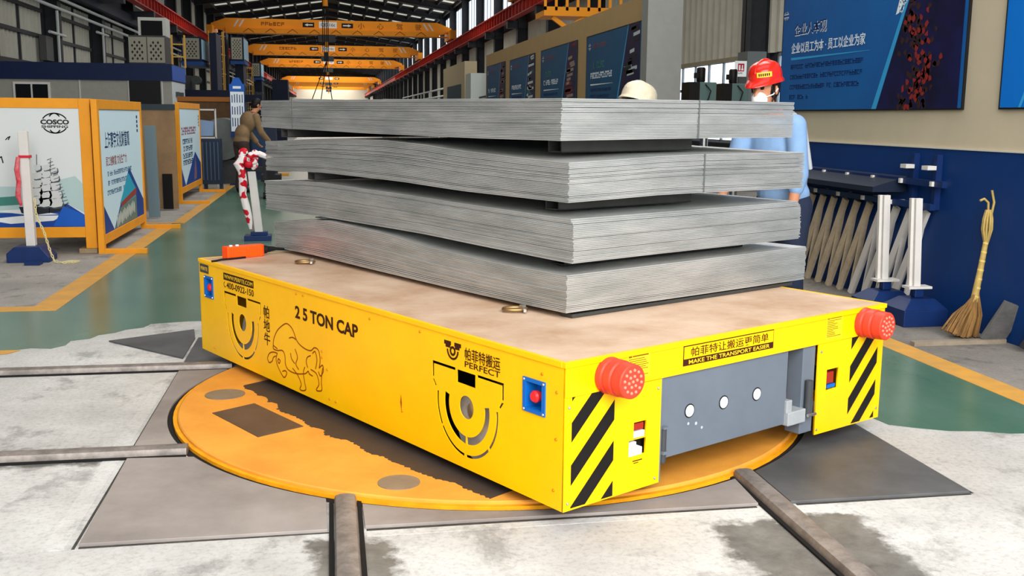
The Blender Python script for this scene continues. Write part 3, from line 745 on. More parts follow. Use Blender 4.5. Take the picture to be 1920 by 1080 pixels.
def globe(fr, u, v, r, m, parent, d=.0022, w=None):
    w = w or r * .13
    P = []
    for a0, a1 in ((20, 160), (200, 340)): P += stroke(arc(u, v, r, a0, a1, 16, r * .8), w)
    for a0, a1 in ((35, 145), (215, 325)): P += stroke(arc(u, v, r * .45, a0, a1, 12, r * .8), w)
    P += stroke([(u - r * 1.05, v + r * .28), (u + r * 1.05, v + r * .28)], w) + stroke([(u - r * 1.05, v - r * .28), (u + r * 1.05, v - r * .28)], w)
    return art('globe_logo', P, fr, d, m, parent)
rp_ = random.Random(9)
def wall_poster(label, y_left, y_right, z0, z1, slogan, title, kind, blue, lights=True):
    """a printed board on the right-hand wall; its left edge is the far one"""
    W, H = y_left - y_right, z1 - z0
    po = thing('wall_poster', label, 'poster', (XR, (y_left + y_right) / 2, z0), 0, 'blue posters along the beige wall')
    fr = Fr((XR - .02, y_left, z0), (0, -1, 0), (0, 0, 1))
    b = MB(); b.frame_box(fr, 0, W, 0, H, -.0195, 0); b.build('board', blue, po)
    art('edge_trim', [rect(-.01, -.012, W + .01, 0), rect(-.01, 0, 0, H), rect(W, 0, W + .01, H), rect(-.01, H, W + .01, H + .012)], fr, -.018, M_BLK, po, th=.02)
    a, c = .70, .86          # slanted picture field on the right
    fieldp = [(W * .615, 0), (W * .985, 0), (W * .985, H), (W * .80, H)]
    art('picture_field', [fieldp], fr, .0006, M_POSTD, po)
    art('light_band', [[(W * .59, 0), (W * .615, 0), (W * .80, H), (W * .79, H)]], fr, .0007, M_POSTL, po)
    if kind == 0:
        r_ = []; g_ = []
        for k in range(300):
            v = rp_.uniform(.0, H); t = v / H
            u = W * (.76 + .05 * sin(v * 6) + rp_.gauss(0, .032) + .06 * t)
            if not (W * (.63 + .18 * t) < u < W * .97): continue
            (r_ if rp_.random() < .3 else g_).append([(u + rp_.uniform(.012, .035) * cos(q), v + rp_.uniform(.012, .035) * sin(q)) for q in (0, 1.1, 2.2, 3.3, 4.4, 5.4)])
        art('dark_leaves', g_, fr, .0014, mat('print brown', (52, 30, 26), .5), po); art('red_blossoms', r_, fr, .0022, mat('print red', (132, 38, 34), .5), po)
        art('white_wedge', [[(W * .685, H * .61), (W * .70, H * .62), (W * .82, H), (W * .745, H)]], fr, .0022, M_LTXT, po)
        art('chain_print', [p for k in range(6) for p in stroke(arc(W * (.712 + .014 * k), H * (.66 + .05 * k), .03, 0, 360, 8, .045), .012)], fr, .003, M_LTXT, po)
        globe(fr, W * .02, H * .755, .05, M_LTXT, po)
        t1, t2 = (W * .085, .585 * H, W * .30, .68 * H), (W * .07, .445 * H, W * .535, .53 * H)
        line_v, rows, hh = .405 * H, [(.325 * H, 1), (.245 * H, 1.0), (.165 * H, .95), (.085 * H, .3)], .036 * H
    else:
        cols = {1: ((120, 30, 34), (150, 130, 120)), 2: ((190, 200, 205), (30, 34, 40)), 3: ((60, 110, 120), (200, 210, 210))}[kind]
        P = []; Q = []
        for k in range(26):
            v = rp_.uniform(.05, .95) * H; t = v / H; u0 = W * (.64 + .18 * t + rp_.uniform(0, .1)); u1 = min(u0 + W * rp_.uniform(.05, .2), W * .98)
            (P if k % 2 else Q).append([(u0, v), (u1, v + .02), (u1, v + .07), (u0, v + .05)])
        art('picture_print', P, fr, .0014, mat('print %d a' % kind, cols[0], .5), po); art('picture_print', Q, fr, .0022, mat('print %d b' % kind, cols[1], .5), po)
        globe(fr, W * .07, H * .86, .07, M_LTXT, po)
        art('poster_mark', glyph_rows(W * .14, W * .42, [(H * .83, 1)], H * .06, rp_), fr, .0008, mat('print dull red', (120, 70, 80), .5), po)
        t1, t2 = (W * .15, .57 * H, W * .36, .66 * H), (W * .10, .44 * H, W * .52, .52 * H)
        line_v, rows, hh = .36 * H, [(.27 * H, 1), (.19 * H, .9), (.11 * H, .6)], .04 * H
    if kind == 0: text('title_lettering', title, fr, *t1, M_DTXT, po, d=.0008, bold=.012)
    elif title: art('title_print', glyph_rows(t1[0], t1[2], [(t1[1], 1)], t1[3] - t1[1], rp_), fr, .0008, mat('print teal', (60, 120, 110), .5), po)
    if kind == 0: text('title_lettering', slogan, fr, *t2, M_LTXT, po, d=.0022, bold=.012)
    else: art('slogan_print', glyph_rows(t2[0], t2[2], [(t2[1], 1)], t2[3] - t2[1], rp_), fr, .0008, M_LTXT, po)
    if title and kind == 0: text('title_lettering', title, fr, t1[0] + .006, t1[1] - .008, t1[2] + .006, t1[3] - .008, M_LTXT, po, d=.0003, bold=.014)
    art('underline', [[(t2[0], line_v - .012), (t2[2] * 1.05, line_v - .004), (t2[2] * 1.05, line_v), (t2[0], line_v + .012)]], fr, .0008, M_POSTL if kind == 0 else M_LTXT, po)
    art('small_print', glyph_rows(t2[0], t2[2], rows, hh, rp_), fr, .0008, M_DTXT, po)
    return po
wall_poster('large blue poster with red blossoms on the beige wall behind the red helmet', 9.74, 6.72, 1.535, 2.72, '企业以员工为本 · 员工以企业为家', '企业人本观', 0, M_POST)
pb = thing('wall_poster', 'bright blue poster cut off by the right edge of the picture', 'poster', (XR, 5.0, 1.535), 0, 'blue posters along the beige wall')
fr = Fr((XR - .02, 6.29, 1.535), (0, -1, 0), (0, 0, 1))
b = MB(); b.frame_box(fr, 0, 1.95, 0, 1.17, -.0195, 0); b.build('board', mat('poster bright blue', (4, 112, 206), .4), pb)
art('light_band', [[(.19, 0), (.215, 0), (.75, 1.17), (.735, 1.17)]], fr, .0006, M_POSTL, pb)
art('edge_trim', [rect(-.01, -.012, 1.95, 0), rect(-.01, 0, 0, 1.17)], fr, -.018, M_BLK, pb, th=.02)
M_POST2 = mat('poster teal blue', (6, 84, 124), 0.45, rgb2=(6, 72, 110), scale=.8)
wall_poster('blue poster showing steel frames, nearest to the grey column', 17.7, 14.5, 1.535, 2.8, '以客户为中心', '企业精神', 2, M_POST2)
wall_poster('blue poster with a dark red strip, second from the grey column', 21.65, 18.43, 1.535, 2.8, '安全是底线 质量第一', '企业安全', 1, M_POST2)
wall_poster('blue poster, third from the grey column', 25.5, 22.36, 1.535, 2.8, '创新发展', None, 3, M_POST2)
wall_poster('blue poster farthest along the tan wall', 29.3, 26.25, 1.535, 2.82, '绿色低碳 智能', None, 1, M_POST2)

# ------------------------------------------------------------------ things at the foot of the right wall
M_WPIPE = mat('off white painted steel', (206, 202, 196), 0.5, var=.05, scale=4)
M_TIMB = mat('weathered pale bar', (184, 168, 142), 0.6, var=.2, scale=5)
M_NAVYM = mat('navy painted steel', (14, 40, 88), 0.45, var=.12)
rk = thing('wall_rack', 'dark blue steel rack fixed to the navy wall above the leaning white bars', 'rack', (4.3, 7.8, .6))
for z, y0, y1, dx in ((.97, 6.75, 9.55, .1), (.80, 6.85, 9.55, .12)):
    b = MB(); b.bx(XR - dx, XR - dx + .04, y0, y1, z, z + .045); b.build('rail', M_NAVYM, rk)
    for y in [y0 + .1 + .42 * k for k in range(int((y1 - y0) / .42))]:
        b = MB(); b.bx(XR - dx - .02, XR - .012, y, y + .03, z + .005, z + .04); b.build('peg', M_WPIPE, rk)
b = MB(); b.bx(XR - .3, XR - .013, 7.35, 9.6, .9, .94); b.prism([(XR - .3, 7.35, .94), (XR - .013, 7.35, .94), (XR - .013, 7.35, 1.02)], (0, 2.25, 0)); b.build('shelf', mat('dark shelf', (24, 34, 52), .5), rk)
for y in (7.2, 6.9): MB().bx(XR - .06, XR - .013, y, y + .04, .8, 1.2).build('upright', M_NAVYM, rk)
for y in (7.22, 6.93):
    b = MB(); b.bx(XR - .13, XR - .06, y - .03, y + .05, 1.09, 1.12); b.build('peg', M_WPIPE, rk)
for k in range(13):
    yt = 7.0 + .205 * k; yb = yt + .36
    if k == 0: nm = 'pale steel bar leaning on the navy wall, nearest the straw broom'
    elif k == 12: nm = 'pale bar leaning on the navy wall, farthest from the straw broom'
    else: nm = ['second', 'third', 'fourth', 'fifth', 'sixth', 'seventh', 'eighth', 'ninth', 'tenth', 'eleventh', 'twelfth'][k - 1] + ' pale leaning bar on the navy wall, counted from the straw broom'
    br = thing('leaning_bar', nm, 'bar', (4.28, yb, 0), 0, 'pale bars leaning against the navy wall')
    b = MB(); b.beam((4.31, yb, .004), (XR - .05, yt, .778), .05, .035, (1, .2, 0)); b.build('flat', M_WPIPE if k < 4 else M_TIMB, br)
    b = MB(); b.beam((4.33, yb - .17, .004), (XR - .035, yt + .045, .778), .012, .05, (1, .2, 0)); b.build('web', M_WPIPE if k < 4 else M_TIMB, br)
for (px, pt, pbm, Y, lab, ln) in ((1658, 366, 545, 7.06, 'white barrier post standing behind, on a half hidden navy base', 0), (1718, 372, 556, 6.72, 'white barrier post on a navy base near the straw broom', 0)):
    p = at_y(px, pbm, Y); t = at_y(px + 6, pt, Y)
    st = thing('barrier_post', lab, 'barrier post', (p.x, p.y, 0), 0, 'white barrier posts on navy bases')
    b = MB(); b.beam((p.x - .012, p.y, .27), (t.x - .012, t.y, t.z), .05, .045, (0, 1, 0)); b.beam((p.x - .045, p.y + .02, .27), (t.x - .042, t.y + .02, t.z), .03, .03, (0, 1, 0)); b.build('post', M_WPIPE, st)
    b = MB(); b.bx(p.x - .18, p.x + .16, p.y - .16, p.y + .16, .0, .12)
    q = lambda dx, dy, z: V3((p.x + dx, p.y + dy, z))
    b.add([q(-.18, -.16, .12), q(.16, -.16, .12), q(.16, .16, .12), q(-.18, .16, .12), q(-.09, -.08, .19), q(.10, -.08, .19), q(.10, .08, .19), q(-.09, .08, .19)], [(0, 1, 5, 4), (1, 2, 6, 5), (2, 3, 7, 6), (3, 0, 4, 7), (4, 5, 6, 7)])
    b.bx(p.x - .03, p.x + .04, p.y - .03, p.y + .03, .19, .26); b.build('base', M_NAVYM, st, bev=.006)
    b = MB(); b.bx(p.x - .09, p.x + .09, p.y - .05, p.y + .05, .255, .272); b.build('mounting_plate', M_WPIPE, st)
# broom
brm = thing('straw_broom', 'straw broom with a bound handle leaning on the navy wall', 'broom', (4.2, 6.2, 0))
M_STRAW = mat('straw', (132, 98, 56), 0.8, var=.25, scale=20, stretch=(1, 1, .15)); M_BAMB = mat('bamboo handle', (176, 150, 84), 0.6, var=.15, scale=14)
foot, neck, top_ = V3((4.16, 6.22, .0)), V3((4.27, 6.22, .27)), V3((4.33, 6.24, .66))
rb = random.Random(4)
b = MB()
for k in range(120):
    a = rb.uniform(-1, 1); d_ = rb.uniform(-1, 1)
    e = V3((4.17 + .115 * a, 6.21 + .05 * d_, .004 + .05 * (1 - a * a) * 0 + max(0, .04 * -a) + rb.uniform(0, .01)))
    n_ = neck + V3((.018 * a, .014 * d_, rb.uniform(-.03, .03)))
    m_ = (e + n_) / 2 + V3((.022 * a, .01 * d_, .0))
    b.tube([e, m_, n_], [.0065, .006, .004], 5)
b.build('bristles', M_STRAW, brm)
b = MB(); b.tube([neck - V3((.008, 0, .03)), (neck + top_) / 2, top_], [.026, .02, .017], 10); h_ = b.build('handle', M_BAMB, brm, smooth=50)
b = MB()
for k in range(7):
    p = neck.lerp(top_, k / 6.5); b.tube([p, p + V3((.003, 0, .012))], .0245 - .001 * k, 10)
b.build('binding', mat('straw binding', (206, 178, 96), .6), h_, smooth=50)
b = MB()
for k in range(9):
    a = 2 * pi * k / 9
    b.tube([top_ + V3((.01 * cos(a), .008 * sin(a), -.02)), top_ + V3((.034 * cos(a), .02 * sin(a), .07)), top_ + V3((.03 * cos(a), .018 * sin(a), .14)), top_ + V3((.015 * cos(a), .01 * sin(a), .2))], .008, 6)
b.tube([top_ + V3((0, 0, .15)), top_ + V3((-.008, 0, .25)), top_ + V3((-.04, 0, .275)), top_ + V3((-.07, 0, .262))], .008, 6)
b.tube([top_ + V3((.02, 0, .15)), top_ + V3((.035, 0, .25)), top_ + V3((.012, 0, .33))], .008, 6)
b.build('stems', M_BAMB, brm, smooth=50)
# leaning planks
M_PLK = mat('grey weathered plank', (88, 86, 84), 0.8, var=.2, scale=9, stretch=(1, 4, 1))
for lab, x, y, a in (('grey weathered plank leaning against the navy wall beside the broom', 4.27, 6.02, .26), ('dark plank behind the grey plank at the right edge of the picture', 4.34, 5.72, .2)):
    pk = tag(MB().beam((x, y, .01), (x + .1, y - .08, .27 if a > .22 else .25), .17, .025, (0, 1, .2)).build('wooden_plank', M_PLK if a > .22 else mat('dark plank', (40, 40, 46), .8), bev=.003), lab, 'plank')
b = MB(); b.bx(3.7, 4.36, 5.98, 6.03, 0.001, .03); tag(b.build('floor_batten', mat('dirty batten', (140, 128, 110), .8, var=.2)), 'dirty wooden batten lying on the floor in front of the broom', 'batten')
# ------------------------------------------------------------------ display boards on the left
M_FRM = mat('board frame yellow', (226, 148, 28), 0.45, var=.06, scale=4)
M_PRINTG = mat('print pale grey', (206, 210, 208), 0.45)
M_PRINTB = mat('print pale blue', (206, 230, 242), 0.4)
M_PNAVY = mat('print navy', (16, 62, 140), 0.45)
M_PTXT = mat('print dark blue', (18, 44, 92), 0.5)
M_PRED = mat('print red', (190, 40, 60), 0.5)
M_INKK = mat('print black', (30, 34, 40), 0.5)
rl = random.Random(21)
# board with the sailing ship, facing the camera
bx_ = thing('display_board', 'yellow framed display board with a sailing ship print, at the left edge', 'display board', (-3.4, 11.3, 0), 0, 'yellow framed display boards')
fr = Fr((-5.4, 11.3, 0), (1, 0, 0), (0, 0, 1)); U = lambda x: x + 5.4
b = MB(); b.frame_box(fr, U(-4.9), U(-2.53), .26, 1.5, -.03, -.012); b.build('panel', M_PRINTG, bx_)
b = MB(); b.frame_box(fr, U(-4.9), U(-2.53), 1.49, 1.59, -.07, 0); b.build('top_rail', M_FRM, bx_, bev=.004)
b = MB(); b.frame_box(fr, U(-4.9), U(-2.53), .165, .275, -.07, 0); b.build('bottom_rail', M_FRM, bx_, bev=.004)
b = MB(); b.frame_box(fr, U(-2.53), U(-2.42), .05, 1.59, -.12, 0); b.build('post', M_FRM, bx_, bev=.004)
b = MB(); b.frame_box(fr, U(-5.0), U(-4.9), .0, 1.59, -.12, 0); b.build('post', M_FRM, bx_, bev=.004)
W = lambda px, py: (U(at_y(px, py, 11.3).x), at_y(px, py, 11.3).z)
sea = [(U(-4.9), .275), (U(-2.53), .275), (U(-2.53), .40), W(125, 382), W(60, 400), (U(-4.9), .45)]
art('sea_print', [sea], fr, -.0115, M_PNAVY, bx_)
art('haze_print', [[(U(-4.9), .7), W(60, 350), W(140, 330), (U(-2.53), .72), (U(-2.53), .42), W(125, 382), W(60, 400), (U(-4.9), .45)]], fr, -.0118, mat('print teal grey', (168, 190, 188), .5), bx_)
art('surf_print', [[W(-30, 412), W(40, 405), W(118, 404), W(100, 414), W(20, 420)], [W(-10, 396), W(50, 392), W(110, 402), W(60, 404)]], fr, -.0105, mat('print foam', (214, 216, 214), .5), bx_)
art('lagoon_print', [[W(-30, 372), W(30, 368), W(38, 384), W(-30, 388)]], fr, -.0105, mat('print teal', (20, 150, 160), .5), bx_)
hull = [W(35, 388), W(118, 388), W(128, 378), W(118, 396), W(60, 404), W(40, 400)]
art('ship_hull_print', [hull] + stroke([W(70, 400), W(68, 290)], .006) + stroke([W(92, 400), W(94, 300)], .006), fr, -.0098, M_INKK, bx_)
sails, shade = [], []
for mx, tx, tops in ((66, 70, 5), (84, 86, 6), (104, 99, 5)):
    for k in range(tops):
        t = (k + 1) / (tops + .6); yy = 302 + (392 - 302) * t + (mx - 66) * .12; xx = tx + (mx - tx) * t; hw = 5 + 9 * t + rl.uniform(-1, 1); hh = 6.5 + 8 * t
        pts = [(xx - hw, yy - hh), (xx + hw * .9, yy - hh - 2), (xx + hw * 1.15, yy - hh * .45), (xx + hw * .95, yy), (xx - hw * .2, yy + 2.5), (xx - hw * .9, yy + .5), (xx - hw * .75, yy - hh * .5)]
        sails.append([W(*q) for q in pts])
        shade.append([W(q[0] + 2.4, q[1] + 2.6) for q in pts])
art('sail_shade_print', shade, fr, -.0092, mat('print slate', (70, 76, 84), .5), bx_); art('sail_print', sails, fr, -.0086, mat('print sail', (196, 198, 196), .5), bx_)
art('rigging_print', [p for k in range(16) for p in stroke([W(88 + 2.4 * k * .9, 300 + 6 * k), W(96 + 2.6 * k * .9, 297 + 6 * k)], .006)], fr, -.008, MATS['print slate'], bx_)
art('corner_print', [[W(118, 386), (U(-2.53), .40), (U(-2.53), .275), W(100, 424)]], fr, -.0095, mat('print royal blue', (20, 84, 176), .5), bx_)
art('bird_print', stroke([W(10, 262), W(14, 258), W(18, 256), W(15, 262)], .01) + stroke([W(-8, 300), W(2, 294), W(5, 305)], .012), fr, -.0105, M_INKK, bx_)
c = W(102, 231)
P = stroke(arc(c[0], c[1], .125, 28, 152, 18, .1), .012) + stroke(arc(c[0], c[1], .125, 212, 328, 18, .1), .012) + stroke(arc(c[0], c[1] , .065, 45, 135, 12, .1), .012) + stroke(arc(c[0], c[1], .065, 225, 315, 12, .1), .012)
art('globe_logo', P, fr, -.0112, M_INKK, bx_)
text('logo_lettering', 'COSCO', fr, W(75, 229)[0], W(102, 233.5)[1], W(129, 229)[0], W(102, 224)[1], M_INKK, bx_, d=-.0108, bold=.05)
text('logo_lettering', 'SHIPPING', fr, W(77, 237)[0], W(102, 240)[1], W(127, 237)[0], W(102, 235)[1], M_INKK, bx_, d=-.0112, bold=.03)
b = MB(); b.bx(-2.60, -2.42, 11.285, 11.5, 0, .049); tag(b.build('wooden_block', mat('raw wood block', (152, 132, 100), .8, var=.15, scale=12), bev=.004), 'small wooden block under the post of the ship print board', 'block')

def side_board(label, X, y0, y1, z0, z1, parts):
    bo = thing('display_board', label, 'display board', (X, (y0 + y1) / 2, 0), 0, 'yellow framed display boards')
    f = Fr((X, y0, 0), (0, 1, 0), (0, 0, 1)); L = y1 - y0
    for u in (0, L - .09):
        b = MB(); b.frame_box(f, u, u + .09, .0, z1, -.06, 0); po = b.build('post', M_FRM, bo, bev=.003)
        b = MB(); b.frame_box(f, u, u + .07, .0, .05, 0, .42); b.build('foot', M_FRM, po, bev=.003)
    b = MB(); b.frame_box(f, .09, L - .09, z1 - .1, z1, -.06, 0); b.build('top_rail', M_FRM, bo, bev=.003)
    b = MB(); b.frame_box(f, .09, L - .09, z0 - .1, z0, -.06, 0); b.build('bottom_rail', M_FRM, bo, bev=.003)
    b = MB(); b.frame_box(f, .09, L - .09, z0, z1 - .1, -.035, -.012); b.build('panel', M_PRINTB, bo)
    parts(bo, f, L, z0, z1)
    return bo
def sb2(bo, f, L, z0, z1):
    G = lambda x, y: (at_x(x, y, -2.33).y - 11.2, at_x(x, y, -2.33).z)
    text('title_lettering', '上海寰宇文化财富观', f, .34, 1.07, 1.72, 1.25, M_PTXT, bo, d=-.0114, bold=.012)
    text('subtitle_lettering', '员工创财富 文化生产力', f, .36, .885, 1.5, .99, M_PRED, bo, d=-.0114, bold=.006)
    art('small_print', glyph_rows(.36, 1.95, [(.78, .88), (.68, .93), (.58, .62)], .052, rl), f, -.0114, mat('print steel blue', (70, 110, 140), .5), bo)
    art('edge_lettering', [rect(2.22, 1.22 + .055 * k, 2.30, 1.255 + .055 * k) for k in range(4)], f, -.0114, M_PTXT, bo)
    art('corner_print', [[(.09, z0), (.09, .52), (.62, z0)], [(.62, z0), (1.62, .82), (L - .09, .38), (L - .09, z0)]], f, -.0116, M_PNAVY, bo)
    art('sky_print', [[(.98, .44), (1.55, .76), (1.95, .56), (1.95, .40)]], f, -.0108, mat('print cyan', (40, 160, 190), .5), bo)
    art('cargo_print', [[(1.05, .40), (2.0, .48), (2.0, .56), (1.05, .45)]], f, -.0102, mat('print brick', (150, 60, 54), .5), bo)
    art('quay_print', [[(.66, z0 + .005), (1.0, .40), (1.98, .46), (1.98, z0 + .005)]], f, -.0106, mat('print dull green', (104, 122, 112), .5), bo)
    art('crowd_print', [disc(.8 + .085 * k, .26 + .012 * (k % 3) + .006 * k, .03, 8, .07) for k in range(13)], f, -.0098, mat('print off white', (200, 204, 196), .5), bo)
side_board('yellow framed sign board with blue Chinese heading, second from the left edge', -2.33, 11.2, 13.75, .19, 1.585, sb2)
def sb3(bo, f, L, z0, z1):
    art('title_print', glyph_rows(.3, 2.2, [(1.10, 1)], .13, rl), f, -.0114, mat('print dull rose', (150, 80, 110), .5), bo)
    art('small_print', glyph_rows(.4, 1.9, [(.95, .85), (.83, .85), (.71, .85), (.60, .85)], .085, rl), f, -.0114, M_PTXT, bo)
    art('edge_lettering', [rect(L - .25, 1.22 + .055 * k, L - .16, 1.255 + .055 * k) for k in range(4)], f, -.0114, M_PTXT, bo)
    art('corner_print', [[(.09, z0), (.09, .62), (.6, z0)], [(.6, z0), (1.95, .78), (L - .09, .55), (L - .09, z0)]], f, -.0116, M_PNAVY, bo)
    art('figure_print', [[(1.7, .3), (1.95, .7), (2.1, .4), (2.0, .3)]], f, -.0108, mat('print mauve', (130, 90, 110), .5), bo)
side_board('smaller looking yellow framed sign board with navy triangle, third from the left edge', -2.38, 17.4, 20.2, .26, 1.63, sb3)
def sb4(bo, f, L, z0, z1):
    art('corner_print', [[(.3, z0), (.9, z0 + .5), (1.4, z0)]], f, -.0116, M_PNAVY, bo)
    art('small_print', glyph_rows(.3, 1.3, [(.9, .9), (1.1, .9)], .1, rl), f, -.0114, M_PTXT, bo)
o4 = side_board('yellow framed sign board glimpsed through the gap under the topmost bundle', -1.42, 25.6, 27.6, .3, 1.3, sb4)

# white post on a navy base with ribbon and chain
wp = thing('barrier_post', 'white barrier post in front of the ship print board, tied with red ribbon', 'barrier post', (-2.92, 10.75, 0), 0, 'white barrier posts on navy bases')
b = MB(); b.beam((-2.915, 10.75, .15), (-2.925, 10.75, 1.265), .085, .075, (0, 1, 0)); b.build('post', M_WPIPE, wp, bev=.006)
b = MB(); b.prism([(-3.115, 10.6, .0), (-2.72, 10.6, .0), (-2.72, 10.6, .05), (-2.80, 10.6, .155), (-3.04, 10.6, .155), (-3.115, 10.6, .09)], (0, .3, 0)); b.build('base', M_NAVYM, wp, bev=.008)
b = MB(); b.beam((-2.922, 10.75, 1.01), (-2.922, 10.75, 1.035), .1, .09, (0, 1, 0))
b.build('ribbon_knot', mat('red ribbon', (196, 34, 52), .6), wp)
b = MB(); b.tube([(-2.97, 10.69, 1.02), (-2.985, 10.68, .9), (-2.975, 10.68, .78), (-2.99, 10.68, .65), (-2.97, 10.69, .55)], [.018, .026, .022, .026, .012], 8)
b.build('ribbon_tail', mat('pink red ribbon', (206, 120, 124), .6, rgb2=(196, 30, 50), scale=12), wp, smooth=50)
def chain(name, label, pts, m):
    P = [V3(p) for p in pts]; b = MB(); d = .0; n = 0
    for a, c_ in zip(P[:-1], P[1:]):
        L = (c_ - a).length; k = max(1, int(L / .034)); t = (c_ - a).normalized()
        for i in range(k):
            o = a + (c_ - a) * ((i + .5) / k); s = t.orthogonal().normalized(); s = (Matrix.Rotation(pi / 2 * (n % 2), 3, t) @ s); n += 1
            b.tube([o + t * (.022 * cos(q)) + s * (.010 * sin(q)) for q in [2 * pi * j / 8 for j in range(9)]], .0045, 5)
    return tag(b.build(name, m, smooth=60), label, 'chain')
M_CHN = mat('yellowish chain', (206, 194, 140), 0.5)
chain('plastic_chain', 'pale yellow chain hanging down the white post onto the floor', [(-2.85, 10.70, .62), (-2.83, 10.66, .45), (-2.76, 10.62, .3), (-2.70, 10.56, .12), (-2.66, 10.54, .02), (-2.58, 10.5, .012), (-2.5, 10.52, .012), (-2.44, 10.56, .012), (-2.5, 10.6, .012), (-2.56, 10.56, .012)], M_CHN)
b = MB(); b.bx(-2.90, -2.76, 10.40, 10.52, .0, .03); tag(b.build('floor_bracket', M_NAVYM), 'small dark bracket on the floor in front of the navy post base', 'bracket')

# taped barrier stand
ts = thing('barrier_post', 'barrier post wrapped in red and white tape behind the orange controller', 'barrier post', (-.83, 12.3, 0), 0, 'white barrier posts on navy bases')
b = MB(); b.beam((-.835, 12.3, .06), (-.90, 12.3, .80), .09, .07, (0, 1, 0)); b.build('post', M_WPIPE, ts, bev=.004)
b = MB(); b.bx(-1.0, -.7, 12.18, 12.42, 0.0, .06); b.bx(-.93, -.74, 12.24, 12.36, .06, .10); b.build('base', M_NAVYM, ts, bev=.004)
b = MB(); b.bx(-1.02, -.76, 12.26, 12.34, .80, .85); b.bx(-.95, -.85, 12.26, 12.34, .85, 1.0); b.bx(-.77, -.73, 12.27, 12.33, .70, .93); b.build('head', M_RUBBER, ts)
M_TAPE = mat('red and white tape', (232, 222, 220), .5, rgb2=(196, 18, 40), scale=11, detail=1, pos=(.50, .54))
b = MB()
for k in range(15):
    a = 2.4 * k; z = .86 + .17 * (k / 15); r_ = .07 + .035 * rl.random()
    b.ball((-.93 + r_ * .9 * cos(a), 12.24 + .04 * sin(a), z), (.035 + .02 * rl.random(), .02, .03 + .03 * rl.random()), Matrix.Rotation(rl.uniform(0, 3), 3, 'Y'), 8, 6)
b.tube([(-.98, 12.22, .95), (-1.04, 12.2, .88), (-1.0, 12.2, .80), (-.99, 12.2, .68), (-1.0, 12.2, .55), (-.97, 12.2, .42), (-.94, 12.2, .28), (-.92, 12.2, .14)], [.05, .055, .045, .05, .042, .045, .04, .02], 9)
b.tube([(-.92, 12.22, .98), (-.80, 12.22, 1.0), (-.70, 12.22, .96), (-.62, 12.22, .93)], [.03, .035, .03, .02], 8)
b.build('tape_bundle', M_TAPE, ts, smooth=40)

# tan partition, leaning panel and other things between the boards
M_TAN = mat('tan plywood', (150, 122, 88), 0.7, rgb2=(126, 100, 72), scale=1.6)
tp = thing('plywood_partition', 'tan plywood partition with a dark top strip behind the second sign board', 'partition', (-2.8, 16.3, 0))
b = MB(); b.bx(-3.6, -2.29, 16.3, 16.36, .02, 1.5); b.build('sheet', M_TAN, tp)
b = MB(); b.bx(-3.6, -2.29, 16.28, 16.38, 1.5, 1.585); b.build('top_strip', mat('slate strip', (44, 56, 62), .6), tp)
b = MB(); b.bx(-2.5, -2.36, 16.26, 16.298, .02, .55); b.build('dark_opening', M_DARK, tp)
tag(MB().beam((-2.43, 15.0, .02), (-2.45, 15.05, 1.28), .15, .03, (0, 1, .0)).build('blue_grey_board', mat('blue grey panel', (104, 124, 132), .6), bev=.002), 'narrow blue grey board standing between the sign boards', 'board')
M_NCR = mat('dark navy crate', (26, 40, 62), 0.5, var=.1)
cr = thing('tool_cabinet', 'dark navy ribbed steel cabinet beside the third sign board', 'cabinet', (-2.24, 20.7, 0))
b = MB(); b.bx(-2.42, -2.07, 20.5, 20.9, .12, .98); b.build('body', M_NCR, cr)
for k in range(5):
    b = MB(); b.bx(-2.40 + .07 * k, -2.38 + .07 * k, 20.47, 20.5, .2, .92); b.build('rib', mat('navy rib', (60, 84, 108), .5), cr)
for x in (-2.40, -2.11):
    b = MB(); b.bx(x, x + .04, 20.55, 20.85, 0, .12); b.build('foot', M_NCR, cr)
rol = thing('steel_coil', 'grey round steel drum lying behind the navy cabinet', 'drum', (-2.12, 22.4, .5))
b = MB(); b.lathe((-2.22, 22.4, .93), (-2.22, 23.6, .93), [(0, .40), (0, .43), (.03, .44), (1, .44)], 36); b.build('drum', mat('grey drum', (104, 108, 106), .5, .3, var=.08), rol, smooth=30)
b = MB(); b.bx(-2.65, -1.9, 22.5, 23.5, 0, .5); b.build('cradle', M_DGREY, rol)
fr5 = thing('steel_frame_stand', 'thin pale steel frame with blue sheeting behind the third sign board', 'frame', (-2.5, 21.5, 0))
b = MB()
for p0, p1 in (((-2.9, 21.5, 0), (-2.9, 21.5, 1.55)), ((-2.24, 21.5, 0), (-2.24, 21.5, 1.55)), ((-2.9, 21.5, 1.53), (-2.24, 21.5, 1.53)), ((-2.9, 21.5, .98), (-2.24, 21.5, .98))): b.beam(p0, p1, .03, .03)
b.build('frame', M_WPIPE, fr5)
b = MB(); b.prism([(-2.85, 21.52, 1.0), (-2.3, 21.52, 1.02), (-2.27, 21.52, 1.3), (-2.6, 21.52, 1.34), (-2.85, 21.52, 1.25)], (0, .02, 0)); b.build('sheeting', mat('pale blue sheeting', (130, 156, 190), .6), fr5)
bp_ = thing('brown_screen', 'brown boarded screen with an orange top edge behind the banner sign', 'screen', (-2.5, 24, 0))
b = MB(); b.bx(-3.3, -2.05, 24, 24.06, 0, 1.72); b.build('boards', mat('brown board', (84, 62, 40), .7, var=.15), bp_)
b = MB(); b.bx(-3.3, -2.05, 23.98, 24.08, 1.72, 1.82); b.build('top_edge', mat('dark orange', (150, 92, 36), .6), bp_)
bn = thing('banner_sign', 'tall white and blue banner sign on a pole beside the yellow ladders', 'sign', (-1.86, 22.0, 0))
b = MB(); b.bx(-2.0, -1.70, 22.0, 22.05, .98, 2.05); b.build('board', M_NAVY, bn)
f_ = Fr((-2.0, 22.0, .98), (1, 0, 0), (0, 0, 1))
